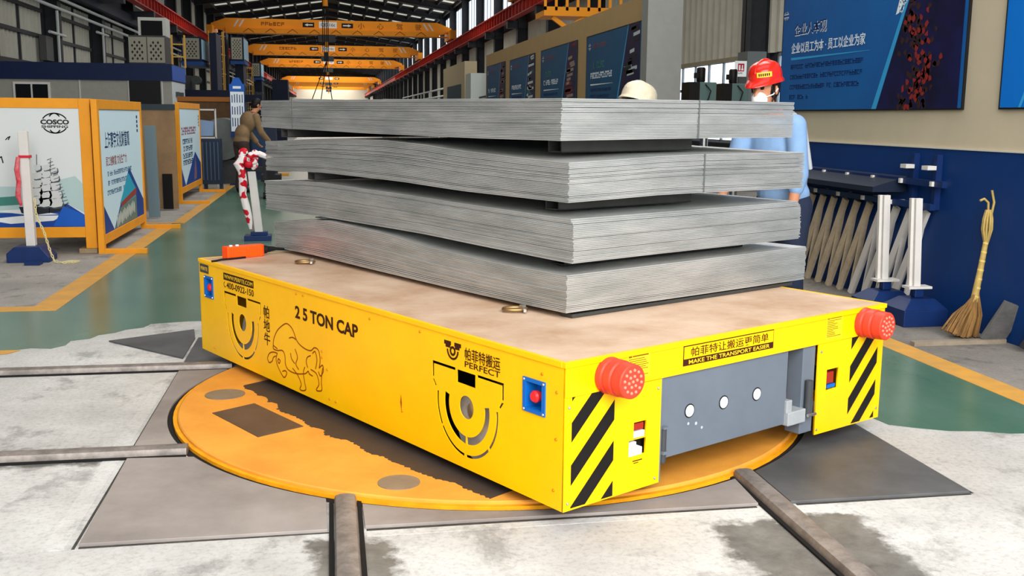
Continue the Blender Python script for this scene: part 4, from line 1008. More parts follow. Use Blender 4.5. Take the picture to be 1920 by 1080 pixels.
art('white_field', [rect(.015, .12, .285, .92)], f_, .001, mat('banner white', (222, 232, 240), .5), bn)
art('blue_head', [rect(0, .93, .30, 1.07), [(0.03, 1.07), (.27, 1.07), (.2, 1.2), (.1, 1.2)]], f_, .001, mat('banner blue', (20, 90, 180), .5), bn)
art('banner_print', [rect(.04 + .05 * (k % 5), .22 + .24 * (k // 5), .058 + .05 * (k % 5), .37 + .24 * (k // 5) + .03 * rl.random()) for k in range(15)], f_, .002, M_PTXT, bn)
art('head_print', [rect(.07, .98, .23, 1.03)], f_, .002, M_LTXT, bn)
b = MB(); b.bx(-1.88, -1.80, 22.05, 22.13, 0, 2.0); b.bx(-2.05, -1.65, 21.95, 22.25, 0, .03); b.build('pole', M_NAVYM, bn)
tr = thing('hand_trolley', 'small dark trolley standing on the green floor left of the stack', 'trolley', (-1.0, 18.5, 0))
b = MB(); b.bx(-1.19, -.86, 18.3, 18.8, .3, .42); b.bx(-1.1, -.96, 18.4, 18.7, .42, .5); b.build('body', M_RUBBER, tr)
for x in (-1.16, -.92):
    for y in (18.36, 18.7):
        b = MB(); b.cyl((x, y, .06), (x + .04, y, .06), .06, n=14); b.build('wheel', M_RUBBER, tr)
        b = MB(); b.bx(x + .01, x + .03, y - .015, y + .015, .06, .3); b.build('leg', M_DGREY, tr)
tg = thing('machine_guard', 'dark navy machine cabinet behind the crouching figure in khaki', 'cabinet', (-1.75, 24, 0))
b = MB(); b.bx(-1.75, -1.2, 23.9, 24.5, 0, 1.25); b.build('body', M_NCR, tg)
b = MB(); b.bx(-1.72, -1.4, 23.88, 23.9, .6, 1.1); b.build('door', mat('navy door', (34, 58, 92), .5), tg)

# ------------------------------------------------------------------ cabin and boring machines on the left
M_FASC = mat('cabin blue', (10, 28, 66), 0.5, var=.05); M_CABG = mat('cabin grey', (146, 146, 138), 0.6, var=.05)
cb = thing('portable_cabin', 'blue and grey portable cabin with dark windows behind the sign boards', 'cabin', (-6, 26, 0))
XC = -3.54
b = MB(); b.bx(-8.6, XC, 25, 27.1, .05, 2.18); b.build('walls', M_CABG, cb)
b = MB(); b.bx(-8.6, XC + .02, 24.96, 27.14, 2.18, 2.56); b.build('fascia', M_FASC, cb)
b = MB(); b.bx(XC + .02, XC + .03, 24.96, 27.14, 2.2, 2.54); b.build('fascia_end', mat('cabin bright blue', (20, 84, 178), .45), cb)
b = MB(); b.bx(XC, XC + .006, 25.0, 27.1, .3, 2.18); b.build('end_wall', mat('cabin pale end', (206, 214, 216), .5), cb)
for k in range(2):
    b = MB(); b.bx(XC + .006, XC + .06, 25.5 + .7 * k, 25.8 + .7 * k, 1.85, 1.95); b.build('vent', M_DGREY, cb)
for x0, x1 in ((-6.94, -6.16), (-8.4, -7.5)):
    w_ = MB().bx(x0, x1, 24.97, 25.0, 1.0, 2.12).build('window', M_WPIPE, cb)
    b = MB(); b.bx(x0 + .05, (x0 + x1) / 2 - .02, 24.96, 24.975, 1.05, 2.07); b.bx((x0 + x1) / 2 + .02, x1 - .05, 24.96, 24.975, 1.05, 2.07); b.build('pane', mat('dark glass', (20, 22, 26), .1), w_)
dr = MB().bx(-4.47, -3.79, 24.97, 25.0, .1, 2.22).build('door', mat('cabin door black', (8, 8, 9), .5), cb)
b = MB()
for x in (-5.55, -4.5, -3.77): b.bx(x, x + .03, 24.985, 25.0, .1, 2.18)
b.build('joint_strip', mat('joint white', (190, 190, 186), .5), cb)
M_PERF = mat('perforated panel', (146, 144, 128), 0.5); M_CABW = mat('cab pale blue', (160, 196, 214), 0.45); M_MACH = mat('machine navy', (9, 22, 48), 0.5, var=.1)
def perforated(name, fr, u0, u1, v0, v1, parent):
    o = MB().frame_box(fr, u0, u1, v0, v1, -.02, 0).build(name, M_PERF, parent)
    P = []; s = .11; j = 0; v = v0 + .09
    while v < v1 - .06:
        u = u0 + .08 + (s / 2 if j % 2 else 0)
        while u < u1 - .06:
            P.append([(u, v - .038), (u + .027, v), (u, v + .038), (u - .027, v)]); u += s
        v += .075; j += 1
    art('perforation', P, fr, .001, M_BLK, o)
un = thing('ventilation_unit', 'pale perforated double cabinet standing on the cabin roof', 'cabinet', (-4.2, 26.2, 2.6))
f_ = Fr((-4.62, 26.0, 0), (1, 0, 0), (0, 0, 1))
b = MB(); b.bx(-4.62, -3.8, 26.03, 26.9, 2.565, 3.26); b.build('body', M_DGREY, un)
perforated('front_panel', f_, 0, .40, 2.63, 3.22, un); perforated('front_panel', f_, .42, .81, 2.63, 3.22, un)
ac = thing('control_cabinet', 'white cabinet with a dark open front above the perforated cabinet', 'cabinet', (-4.3, 27.6, 2.6))
b = MB(); b.bx(-4.64, -3.98, 27.5, 28.2, 2.4, 3.8); b.build('body', mat('dirty white', (196, 200, 190), .6, var=.06), ac)
b = MB(); b.bx(-4.57, -4.06, 27.485, 27.5, 3.3, 3.72); b.build('opening', M_DARK, ac)
b = MB(); b.bx(-4.5, -4.1, 27.7, 28.0, 0, 2.4); b.build('pedestal', M_MACH, ac)
M_LAD = mat('ladder yellow', (206, 158, 66), 0.5)
def ladder(label, x, y, z0, z1, w=.38, cage=True):
    ld = thing('access_ladder', label, 'ladder', (x, y, z0), 0, 'yellow access ladders')
    for s in (0, w):
        MB().bx(x + s - .02, x + s + .02, y - .02, y + .02, z0, z1).build('rail', M_LAD, ld)
    z = z0 + .25
    while z < z1 - .05:
        MB().bx(x, x + w, y - .015, y + .015, z, z + .03).build('rung', M_LAD, ld); z += .3
    if cage:
        b = MB()
        z = z0 + .8
        while z < z1:
            b.tube([(x - .1, y, z), (x - .1, y - .45, z), (x + w + .1, y - .45, z), (x + w + .1, y, z)], .016, 4); z += .75
        for xx in (x - .1, x + w / 2, x + w + .1): b.beam((xx, y - .45, z0 + .8), (xx, y - .45, z1), .03, .015)
        b.build('cage', M_LAD, ld)
def boring(label, Y, x_cab, zc0, zc1, w, x_col, wc, zt, beam_z):
    m = thing('boring_machine', label, 'machine', (x_col, Y, 0), 0, 'navy boring machines with operator cabs')
    b = MB(); b.bx(x_col, x_col + wc, Y + .6, Y + 2.2, 0, zt); b.build('column', M_MACH, m)
    b = MB(); b.bx(x_cab - .4, x_col + wc + 1.2, Y + 2.3, Y + 2.9, 0, .6); b.build('bed', M_MACH, m)
    cbx = MB().bx(x_cab, x_cab + w, Y + .05, Y + 2.2, zc0 + .12, zc1).build('cab', M_MACH, m)
    b = MB(); b.bx(x_cab, x_cab + w + .04, Y, Y + 2.3, zc0, zc0 + .12); b.build('cab_floor', mat('machine blue', (22, 66, 130), .5), cbx)
    f = Fr((x_cab, Y + .02, 0), (1, 0, 0), (0, 0, 1)); perforated('cab_front', f, .05, w - .06, zc0 + .2, zc1 - .05, cbx)
    b = MB(); b.bx(x_cab + w, x_cab + w + .03, Y + .12, Y + 2.1, zc0 + .2, zc1 - .08); b.build('cab_side', M_CABW, cbx)
    b = MB(); b.bx(x_cab - .3, x_col + wc + .8, Y - .5, Y - .1, beam_z, beam_z + .3); b.build('cross_beam', M_MACH, m)
    b = MB(); b.bx(x_cab + .1, x_cab + .3, Y - .1, Y + .5, beam_z, beam_z + .75); b.cyl((x_cab + .5, Y - .2, beam_z + .6), (x_cab + .5, Y - .6, beam_z + .6), .14, n=12); b.build('spindle_head', M_DGREY, m)
    return m
boring('nearest navy boring machine with a pale operator cab, just above the cabin end', 35, -4.63, 2.98, 3.88, .62, -3.82, .22, 4.05, 1.9)
boring('middle navy boring machine, its cab beside the tall yellow caged ladder', 45, -4.0, 3.5, 4.62, .54, -3.88, .34, 3.5, 1.95)
boring('farthest navy boring machine, its cab below the second crane', 58, -4.1, 3.28, 4.20, .5, -3.95, .35, 3.25, 1.9)
b = MB(); b.bx(-4.75, -4.2, 45.6, 46.6, 0, 4.8); 
tag(b.build('machine_column', M_MACH), 'dark navy machine column behind the tall yellow ladder', 'column')
ladder('tall yellow caged ladder left of the middle operator cab', -4.62, 44.4, 0, 4.75)
ladder('short yellow ladder at the far end of the cabin roof', -3.78, 26.98, 2.562, 3.35, .3, False)
ladder('yellow ladder below the farthest operator cab', -4.35, 56.5, 0, 3.9)
b = MB(); b.bx(-3.65, -2.66, 70, 72, 0, 3.7); tag(b.build('navy_cabinet', M_MACH), 'plain navy machine enclosure far down the hall left of the aisle', 'enclosure')
# ------------------------------------------------------------------ the hall
M_DWALL = mat('dark hall wall', (52, 53, 56), 0.8, var=.15, scale=.6)
M_SID = mat('pale corrugated siding', (186, 184, 170), 0.6, var=.08, scale=1.2)
M_COLD = mat('dark steel column', (54, 56, 60), 0.6, var=.1)
M_REDB = mat('runway beam red', (178, 42, 30), 0.5, var=.1, scale=2)
M_ROOF = mat('dark roof sheet', (84, 76, 68), 0.85, var=.1, scale=.4)
M_SKYL = mat('daylit roof panel', (214, 216, 206), 0.5, emit=.55)
M_WIN = mat('daylit window', (232, 244, 255), 0.3, emit=2.2)
M_WFR = mat('window frame grey', (120, 128, 134), 0.5)
HL, HR = -9.6, 9.6
b = MB(); b.bx(HL - .2, HL, -6, 264, 0, 9.7); struct(b.build('wall_left', M_DWALL))
b = MB(); b.bx(HR, HR + .2, -6, 264, 0, 9.7); struct(b.build('wall_right_outer', M_DWALL))
b = MB(); b.bx(HL - .2, HR + .2, 262, 262.3, 0, 12); struct(b.build('wall_far', mat('pale far wall', (206, 196, 176), .8)))
def corrugated(name, X, y0, y1, z0, z1, side, pitch=.42, m=None):
    pts = []; n = max(2, int((y1 - y0) / (pitch / 4))); d = -side
    for i in range(n + 1):
        y = y0 + (y1 - y0) * i / n; k = i % 4; pts.append((X + d * (.01 if k in (0, 3) else .09), y))
    pts += [(X, y1), (X, y0)]
    b = MB(); b.prism([(x, y, z0) for x, y in pts], (0, 0, z1 - z0)); return struct(b.build(name, m or M_SID))
def column(name, X, y, side, z1=9.5, w=.45, m=None):
    s = -side; b = MB(); b.bx(X, X + s * .03, y, y + w, 0, z1) if s > 0 else b.bx(X + s * .03, X, y, y + w, 0, z1)
    x0, x1 = sorted((X, X + s * .5)); b.bx(x0, x1, y + w / 2 - .02, y + w / 2 + .02, 0, z1)
    x0, x1 = sorted((X + s * .47, X + s * .5)); b.bx(x0, x1, y, y + w, 0, z1)
    return struct(b.build(name, m or M_COLD))
nwin = 0
def window(X, y0, y1, z0, z1, side, nv=4, nh=2, m=None, emit_d=.03):
    global nwin; nwin += 1
    s = -side; x0, x1 = sorted((X, X + s * .03))
    w = struct(MB().bx(x0, x1, y0, y1, z0, z1).build('window_%d' % nwin, m or M_WIN))
    b = MB(); xa, xb = sorted((X + s * .03, X + s * .08))
    for i in range(nv + 1):
        y = y0 + (y1 - y0) * i / nv; b.bx(xa, xb, y - .035, y + .035, z0, z1)
    for i in range(nh + 1):
        z = z0 + (z1 - z0) * i / nh; b.bx(xa, xb, y0, y1, z - .035, z + .035)
    b.build('window_frame', M_WFR, w)
# left side bays
for k in range(-1, 30):
    y = 32.7 + 7.2 * k
    if k < 8:
        corrugated('wall_left_siding', HL + .002, y, y + 5.15, 2.3, 5.35, -1)
        corrugated('wall_left_siding', HL + .002, y + .8, y + 4.2, 6.75, 9.3, -1)
        b = MB()
        for z in (2.95, 3.9, 4.75): b.bx(HL + .06, HL + .16, y, y + 5.15, z, z + .12)
        b.bx(HL + .06, HL + .12, y + 2.5, y + 2.6, 2.3, 5.35)
        struct(b.build('trim_girt', M_COLD))
    else:
        corrugated('wall_left_siding', HL + .002, y, y + 5.15, 2.0, 9.2, -1, .6)
    column('trim_left_column', HL, y - 1.4, -1)
    column('trim_right_column', HR, 22.0 + 7.2 * k if k < 29 else 250, 1)
# right side bays
for k in range(-1, 33):
    y = 23.45 + 7.2 * (k)
    if y > 255: break
    corrugated('wall_right_siding', HR - .002, y, y + 5.2, 2.88, 5.95, 1, .42 if k < 5 else .6)
    if k < 6: window(HR - .002, y + .1, y + 5.1, .9, 2.82, 1, 5, 3)
    if k < 26: window(HR - .002, y + .4, y + 5.6, 6.95, 9.2, 1, 4, 1)
corrugated('wall_right_siding', HR - .002, 16.6, 22.0, 2.88, 5.95, 1)
b = MB(); b.bx(HR - .12, HR - .06, 23.3, 28.8, 2.8, 2.9); struct(b.build('trim_window_head', mat('pale tan trim', (150, 142, 120), .6)))
p = at_x(1255, 60, HR - .6); tag(MB().cyl((HR - .75, 28.9, 0), (HR - .75, 28.9, 9), .07, n=14).build('drain_pipe', mat('tan pipe', (150, 140, 118), .5), smooth=40), 'tan vertical drain pipe left of the corrugated siding', 'pipe')
# roof
for nm, x0, x1 in (('ceiling_left', HL - .2, 0), ('ceiling_right', 0, HR + .2)):
    z = lambda x: 9.6 + 1.5 * (1 - abs(x) / 9.8)
    b = MB(); b.prism([(x0, -6, z(x0)), (x1, -6, z(x1)), (x1, -6, z(x1) + .15), (x0, -6, z(x0) + .15)], (0, 270, 0)); struct(b.build(nm, M_ROOF))
zr = lambda x: 9.6 + 1.5 * (1 - abs(x) / 9.8)
for k in range(6, 34):
    y = 22.2 + 7.2 * k
    for s in (-1, 1):
        b = MB(); b.beam((s * 9.5, y, zr(9.5) - .42), (0, y, zr(0) - .42), .25, .06); b.beam((s * 9.5, y, zr(9.5) - .02), (0, y, zr(0) - .02), .25, .04); b.beam((s * 9.5, y, zr(9.5) - .22), (0, y, zr(0) - .22), .02, .4)
        struct(b.build('trim_rafter', M_COLD))
    b = MB()
    for i in range(15):
        x0 = -8.6 + 1.2 * i; xa, xb = x0, x0 + .95
        if xa < 0 < xb: continue
        for yo in (2.3, 4.7):
            b.prism([(xa, y + yo, zr(xa) - .03), (xb, y + yo, zr(xb) - .03), (xb, y + yo + .9, zr(xb) - .03), (xa, y + yo + .9, zr(xa) - .03)], (0, 0, .02))
    nwin += 1; struct(b.build('window_%d' % nwin, M_SKYL))
    b = MB()
    for i in range(16):
        x0 = -8.72 + 1.2 * i
        if abs(x0) < 9.4: b.bx(x0, x0 + .12, y, y + 7.2, zr(x0) - .2, zr(x0) - .06)
    struct(b.build('trim_purlins', M_COLD))
# crane runway beams
for nm, x0, x1, fx in (('trim_runway_left', -8.15, -7.9, -7.9), ('trim_runway_right', 8.6, 8.85, 8.6)):
    b = MB(); b.bx(x0 + .1, x1 - .1, -4, 262, 6.1, 6.65); b.bx(x0 - .05, x1 + .05, -4, 262, 6.06, 6.1); b.bx(x0 - .05, x1 + .05, -4, 262, 6.62, 6.66)
    y = 10
    while y < 140: b.bx(x0, x1, y, y + .04, 6.1, 6.62); y += .9
    b.bx(x0 + .08, x1 - .08, -4, 262, 6.66, 6.76)
    struct(b.build(nm, M_REDB))
    b = MB()
    for k in range(34):
        y = 22.2 + 7.2 * k; a, c_ = (x0 - 1.5, x0 + .3) if x0 < 0 else (x0, HR)
        b.bx(min(a, c_), max(a, c_), y - .2, y + .2, 5.7, 6.05)
    struct(b.build(nm + '_brackets', M_COLD))
# long pipes along the left wall, rails on the right
M_PIP = mat('pale pipe', (196, 202, 200), .5)
tag(MB().tube([(-9.0, 22, 4.93), (-9.0, 130, 4.93)], .06, 8).build('wall_pipe', M_PIP, smooth=50), 'lower of the two pale pipes running along the left wall', 'pipe', 'pale pipes on the left wall')
tag(MB().tube([(-9.0, 22, 5.28), (-9.0, 130, 5.28)], .06, 8).build('wall_pipe', M_PIP, smooth=50), 'upper of the two pale pipes running along the left wall', 'pipe', 'pale pipes on the left wall')
tag(MB().bx(-9.06, -8.75, 22, 200, 5.45, 5.85).build('cable_tray', mat('tray blue black', (26, 34, 52), .6)), 'dark blue cable tray above the pale pipes on the left wall', 'cable tray')
for z, n_ in ((2.55, 'lower'), (2.95, 'upper')):
    tag(MB().tube([(6.2, 42, z), (6.2, 90, z)], .05, 6).build('hand_rail', M_PIP, smooth=50), n_ + ' pale rail pipe running down the hall beyond the posters', 'rail', 'pale rail pipes beyond the posters')
b = MB()
for k in range(9): b.bx(6.17, 6.23, 42 + 6 * k, 42.06 + 6 * k, 0, 2.95)
struct(b.build('trim_rail_posts', M_PIP))
for k, (px, lab) in enumerate(((109, 'pale crossed pipe between the first two siding panels of the left wall'), (193, 'pale crossed pipe just right of the second siding panel of the left wall'))):
    p = at_x(px, 64, -9.02); vp = thing('service_pipe', lab, 'pipe', (p.x, p.y, 0), 0, 'pale service pipes on the left wall')
    MB().tube([(p.x, p.y, 0), (p.x, p.y, 4.85)], .05, 8).build('riser', M_PIP, vp, smooth=50)
    MB().tube([(p.x, p.y - 1.1, p.z), (p.x, p.y + 1.0, p.z)], .05, 8).build('cross_arm', M_PIP, vp, smooth=50)
p = at_x(88, 91, -9.3); wb = thing('meter_box', 'small grey meter box on the first siding panel of the left wall', 'box', (p.x, p.y, 0))
MB().bx(-9.42, p.x + .1, p.y - .45, p.y + .45, p.z - .4, p.z + .4).build('box', mat('meter grey', (84, 86, 84), .5), wb)
MB().bx(-9.42, -9.36, p.y - .05, p.y + .05, 0, p.z - .4).build('conduit', M_COLD, wb)
# bridge cranes
M_CRN = mat('crane orange yellow', (236, 146, 30), 0.5, var=.06, scale=.5)
M_CRNT = mat('crane lettering', (120, 60, 14), .6)
def crane(label, Y, detail):
    cr = thing('bridge_crane', label, 'crane', (0, Y, 0), 0, 'yellow bridge cranes across the hall')
    x0, x1, zb, zt = -8.0, 8.75, 7.08, 8.05
    b = MB(); b.prism([(x0, Y, zb + .35), (x0 + 1.2, Y, zb), (x1 - 1.2, Y, zb), (x1, Y, zb + .35), (x1, Y, zb + .6), (x1 - 1.0, Y, zt), (x0 + 1.0, Y, zt), (x0, Y, zb + .6)], (0, .7, 0)); b.build('girder', M_CRN, cr)
    b = MB(); b.bx(x0 + .9, x1 - .3, Y - .28, Y + .8, zb - .04, zb); b.bx(x0 + 1.0, x1 - .9, Y - .25, Y, zb, zb + .3); b.build('lower_flange', M_CRN, cr)
    for x in (x0, x1 - .1):
        e = MB().bx(x - .15, x + .25, Y - 1.6, Y + 2.2, 6.85, 7.45).build('end_truck', M_CRN, cr)
        for dy in (-1.3, 1.9): MB().cyl((x, Y + dy, 6.9), (x + .1, Y + dy, 6.9), .15, n=14).build('wheel', M_DGREY, e)
    f = Fr((0, Y, 0), (1, 0, 0), (0, 0, 1))
    zc = zb + .62
    st = []
    for xx in (x0 + 1.5, x0 + 1.85): st.append([(xx, zc - .22), (xx + .13, zc - .22), (xx + .43, zc + .26), (xx + .3, zc + .26)])
    for xx in (x1 - 1.7, x1 - 2.05): st.append([(xx + .3, zc - .22), (xx + .43, zc - .22), (xx + .13, zc + .26), (xx, zc + .26)])
    art('white_stripes', st, f, .004, M_WPIPE, cr, th=.004)
    art('capacity_plate', [rect(-.62, zc - .2, .62, zc + .24)], f, .004, M_WHITE, cr, th=.004)
    art('arrow_plate', [rect(-1.75, zc - .16, -.95, zc + .16), rect(.95, zc - .16, 1.75, zc + .16)], f, .004, M_BLK, cr, th=.004)
    art('arrow', [[(-1.62, zc), (-1.4, zc - .1), (-1.4, zc - .04), (-1.05, zc - .04), (-1.05, zc + .04), (-1.4, zc + .04), (-1.4, zc + .1)], [(1.62, zc), (1.4, zc + .1), (1.4, zc + .04), (1.05, zc + .04), (1.05, zc - .04), (1.4, zc - .04), (1.4, zc - .1)]], f, .009, M_WHITE, cr, th=.004)
    if detail:
        text('capacity_lettering', 'QD16t', f, -.5, zc - .12, .5, zc + .14, M_BLK, cr, d=.009)
        art('maker_print', glyph_rows(-4.6, -2.9, [(zc - .12, 1)], .26, rl), f, .004, M_CRNT, cr, th=.004)
        for i, ch in enumerate('小心驾驶'): text('crane_lettering', ch, f, 2.1 + 1.35 * i, zc - .2, 2.55 + 1.35 * i, zc + .22, M_CRNT, cr, d=.004, th=.004)
        ck = []
        for i in range(9):
            xx = x0 + 2.2 + 1.5 * i; ck += stroke([(xx, zb + .02), (xx + .35, zb + .27), (xx + .7, zb + .02)], .04)
        art('brace_marks', ck, Fr((0, Y - .25, 0), (1, 0, 0), (0, 0, 1)), .002, M_CRNT, cr, th=.004)
    h = MB().bx(-.7, .5, Y - .5, Y - .3, zb - .55, zb - .06).build('hoist', M_DGREY, cr)
    MB().cyl((-.1, Y - .4, zb - .9), (-.1, Y - .4, zb - .55), .12, n=12).build('hook_block', M_CRN, h)
    return cr
c0 = crane('nearest bridge crane just above the top of the picture, carrying the long hoist ropes', 48, False)
for Y, lab in ((76, 'large yellow bridge crane nearest the top edge, with Chinese lettering'), (103, 'second yellow bridge crane below the one with large lettering'), (128, 'third orange yellow bridge crane down the hall'), (185, 'fourth yellow bridge crane down the hall'), (212, 'fifth yellow bridge crane, second from the pale far wall'), (236, 'yellow bridge crane closest to the pale far wall')): crane(lab, Y, Y < 130)
b = MB()
for dx in (-.12, -.04, .05, .12): b.tube([(-.1 + dx, 47.6, 6.9), (-.12 + dx, 47.6, 4.2)], .022, 6)
b.build('hoist_rope', M_BLK, c0)
b = MB(); b.bx(-.2, .0, 47.55, 47.65, 3.8, 4.2); b.build('hook_block', M_BLK, c0)
b = MB()
for dx in (-.75, -.3, .25): b.tube([(-.1, 47.6, 3.8), (-.1 + dx, 47.6, 1.9)], .022, 6)
b.build('sling', M_BLK, c0)

# things in the opening beyond the right wall
M_YPL = mat('platform yellow', (222, 140, 20), .5)
pf = thing('maintenance_platform', 'yellow bracketed maintenance platform above the tan poster wall', 'platform', (5.4, 23.4, 3.4))
b = MB(); b.bx(4.79, 6.6, 23.4, 24.4, 3.70, 3.82); b.build('deck', M_YPL, pf)
b = MB(); b.beam((5.0, 23.5, 3.68), (5.4, 23.5, 3.4), .1, .08, (0, 1, 0)); b.beam((5.75, 23.5, 3.68), (5.3, 23.5, 3.4), .1, .08, (0, 1, 0)); b.bx(5.27, 5.45, 23.4, 23.6, 0, 3.45); b.build('bracket', M_YPL, pf)
b = MB(); b.bx(4.79, 6.6, 23.4, 23.44, 3.82, 3.9); b.bx(4.79, 6.6, 23.4, 23.44, 4.7, 4.76)
for k in range(8): b.bx(4.79 + .25 * k, 4.85 + .25 * k, 23.4, 23.44, 3.82, 4.7)
b.build('guard_rail', M_YPL, pf)
M_DRL = mat('machine grey green', (92, 116, 112), .5)
for px, Yd, lab, hd in ((1316, 15, 'grey green drill press in front of the bright window, left of the two', 1.0), (1376, 15.4, 'grey green drill press just left of the red helmet', 1.0)):
    x = at_y(px, 165, Yd).x
    d_ = thing('drill_press', lab, 'drill press', (x, Yd, 0), 0, 'drill presses in the opening')
    b = MB(); b.bx(x - .22, x + .3, Yd - .25, Yd + .25, 0, .12); b.build('base', M_DGREY, d_)
    b = MB(); b.cyl((x + .1, Yd + .1, .12), (x + .1, Yd + .1, 1.7), .06, n=14); b.build('column', M_CHROME, d_, smooth=40)
    b = MB(); b.bx(x - .22, x + .16, Yd - .18, Yd + .18, .9, .96); b.build('table', M_DGREY, d_)
    h = MB().bx(x - .08, x + .18, Yd - .14, Yd + .25, 1.68, 1.98).build('head', M_DRL, d_, bev=.01)
    MB().bx(x - .24, x - .08, Yd - .13, Yd + .2, 1.62, 1.98).build('belt_cover', M_BLK, h)
    MB().lathe((x - .02, Yd, 1.98), (x - .02, Yd, 2.2), [(0, .055), (.1, .065), (.9, .065), (1, .05)], 16).build('motor', M_BLK, h, smooth=40)
    MB().bx(x - .12, x - .07, Yd - .04, Yd + .04, 2.04, 2.12).build('terminal_box', M_BLK, h)
    MB().lathe((x + .02, Yd - .02, 1.42), (x + .02, Yd - .02, 1.68), [(0, .012), (.3, .012), (.31, .04), (1, .05)], 14).build('spindle', M_DGREY, h, smooth=40)
    MB().tube([(x + .0, Yd - .15, 1.95), (x + .07, Yd - .2, 1.85), (x + .03, Yd - .2, 1.72), (x - .03, Yd - .18, 1.66)], .01, 6).build('cable', M_BLK, h)
p = at_y(1389, 129, 19.5)
sg = tag(MB().bx(p.x - .12, p.x + .12, 19.5, 19.52, p.z - .15, p.z + .15).build('fire_sign', M_WHITE), 'white fire equipment sign with red square left of the red helmet', 'sign')
f = Fr((p.x - .12, 19.5, p.z - .15), (1, 0, 0), (0, 0, 1))
art('red_square', [rect(.06, .10, .19, .25)], f, .001, mat('sign red', (170, 24, 40), .5), sg)
art('pictogram', [rect(.08, .12, .11, .2), disc(.095, .21, .015, 10), rect(.13, .12, .17, .155), rect(.14, .155, .16, .22)], f, .002, M_WHITE, sg)
art('sign_print', glyph_rows(.04, .21, [(.05, 1)], .03, rl), f, .001, M_BLK, sg)
b = MB(); b.bx(p.x - .02, p.x + .02, 19.52, 19.56, 0, p.z + .1); b.build('post', M_DGREY, sg)
p0, p1 = at_y(1402, 96, 19.8), at_y(1436, 130, 19.8)
tag(MB().bx(p0.x, p1.x, 19.8, 20.3, 0, p0.z).build('switch_cabinet', mat('mid grey cabinet', (92, 98, 96), .5)), 'grey switch cabinet behind the red helmet', 'cabinet')
wc = thing('white_cabinet', 'white cabinet with a looped cable at the far end of the tan poster wall', 'cabinet', (4.6, 31, 0))
b = MB(); b.bx(4.15, 4.95, 31, 32.2, 0, 2.72); b.build('body', mat('off white cabinet', (196, 202, 196), .6), wc)
MB().tube([(4.4, 30.98, 2.0), (4.6, 30.95, 2.05), (4.72, 30.95, 1.8), (4.74, 30.97, 1.3)], .03, 6).build('cable', M_DGREY, wc, smooth=50)
MB().bx(4.35, 4.6, 30.95, 31, 1.75, 1.95).build('hose_reel', M_DGREY, wc)
ki = thing('cream_kiosk', 'cream kiosk with a dark teal door beyond the tan poster wall', 'kiosk', (4.5, 36, 0))
b = MB(); b.bx(4.3, 4.7, 33.6, 40, 0, 3.2); b.build('walls', mat('cream board', (190, 172, 138), .7), ki)
b = MB(); b.bx(4.28, 4.3, 34.5, 38.5, .1, 2.5); b.build('door', mat('teal door', (30, 62, 76), .5), ki)
b = MB(); b.bx(3.0, 3.9, 60, 61, 0, 2.4); tag(b.build('stone_cabinet', mat('grey beige cabinet', (140, 136, 124), .6)), 'grey beige cabinet far down the hall on the right', 'cabinet')
# ------------------------------------------------------------------ people
M_SKIN = mat('skin', (190, 132, 100), 0.55, var=.04)
M_HAIR = mat('black hair', (22, 18, 17), 0.6)
def remeshed(name, mb, voxel, m, parent=None, smooth=6, label=None):
    me = bpy.data.meshes.new(name); me.from_pydata([tuple(p) for p in mb.v], [], mb.f)
    bm = bmesh.new(); bm.from_mesh(me); bmesh.ops.recalc_face_normals(bm, faces=bm.faces); bm.to_mesh(me); bm.free()
    o = bpy.data.objects.new(name, me); COL.objects.link(o)
    r = o.modifiers.new('r', 'REMESH'); r.mode = 'VOXEL'; r.voxel_size = voxel; r.use_smooth_shade = True
    s = o.modifiers.new('s', 'SMOOTH'); s.iterations = smooth; s.factor = .5
    dg = bpy.context.evaluated_depsgraph_get(); me2 = bpy.data.meshes.new_from_object(o.evaluated_get(dg))
    bpy.data.objects.remove(o); bpy.data.meshes.remove(me)
    if parent is not None:
        me2.transform(wm(parent).inverted())
    me2.materials.clear()
    me2.polygons.foreach_set('use_smooth', [True] * len(me2.polygons))
    return link_mesh(name, me2, m, parent)

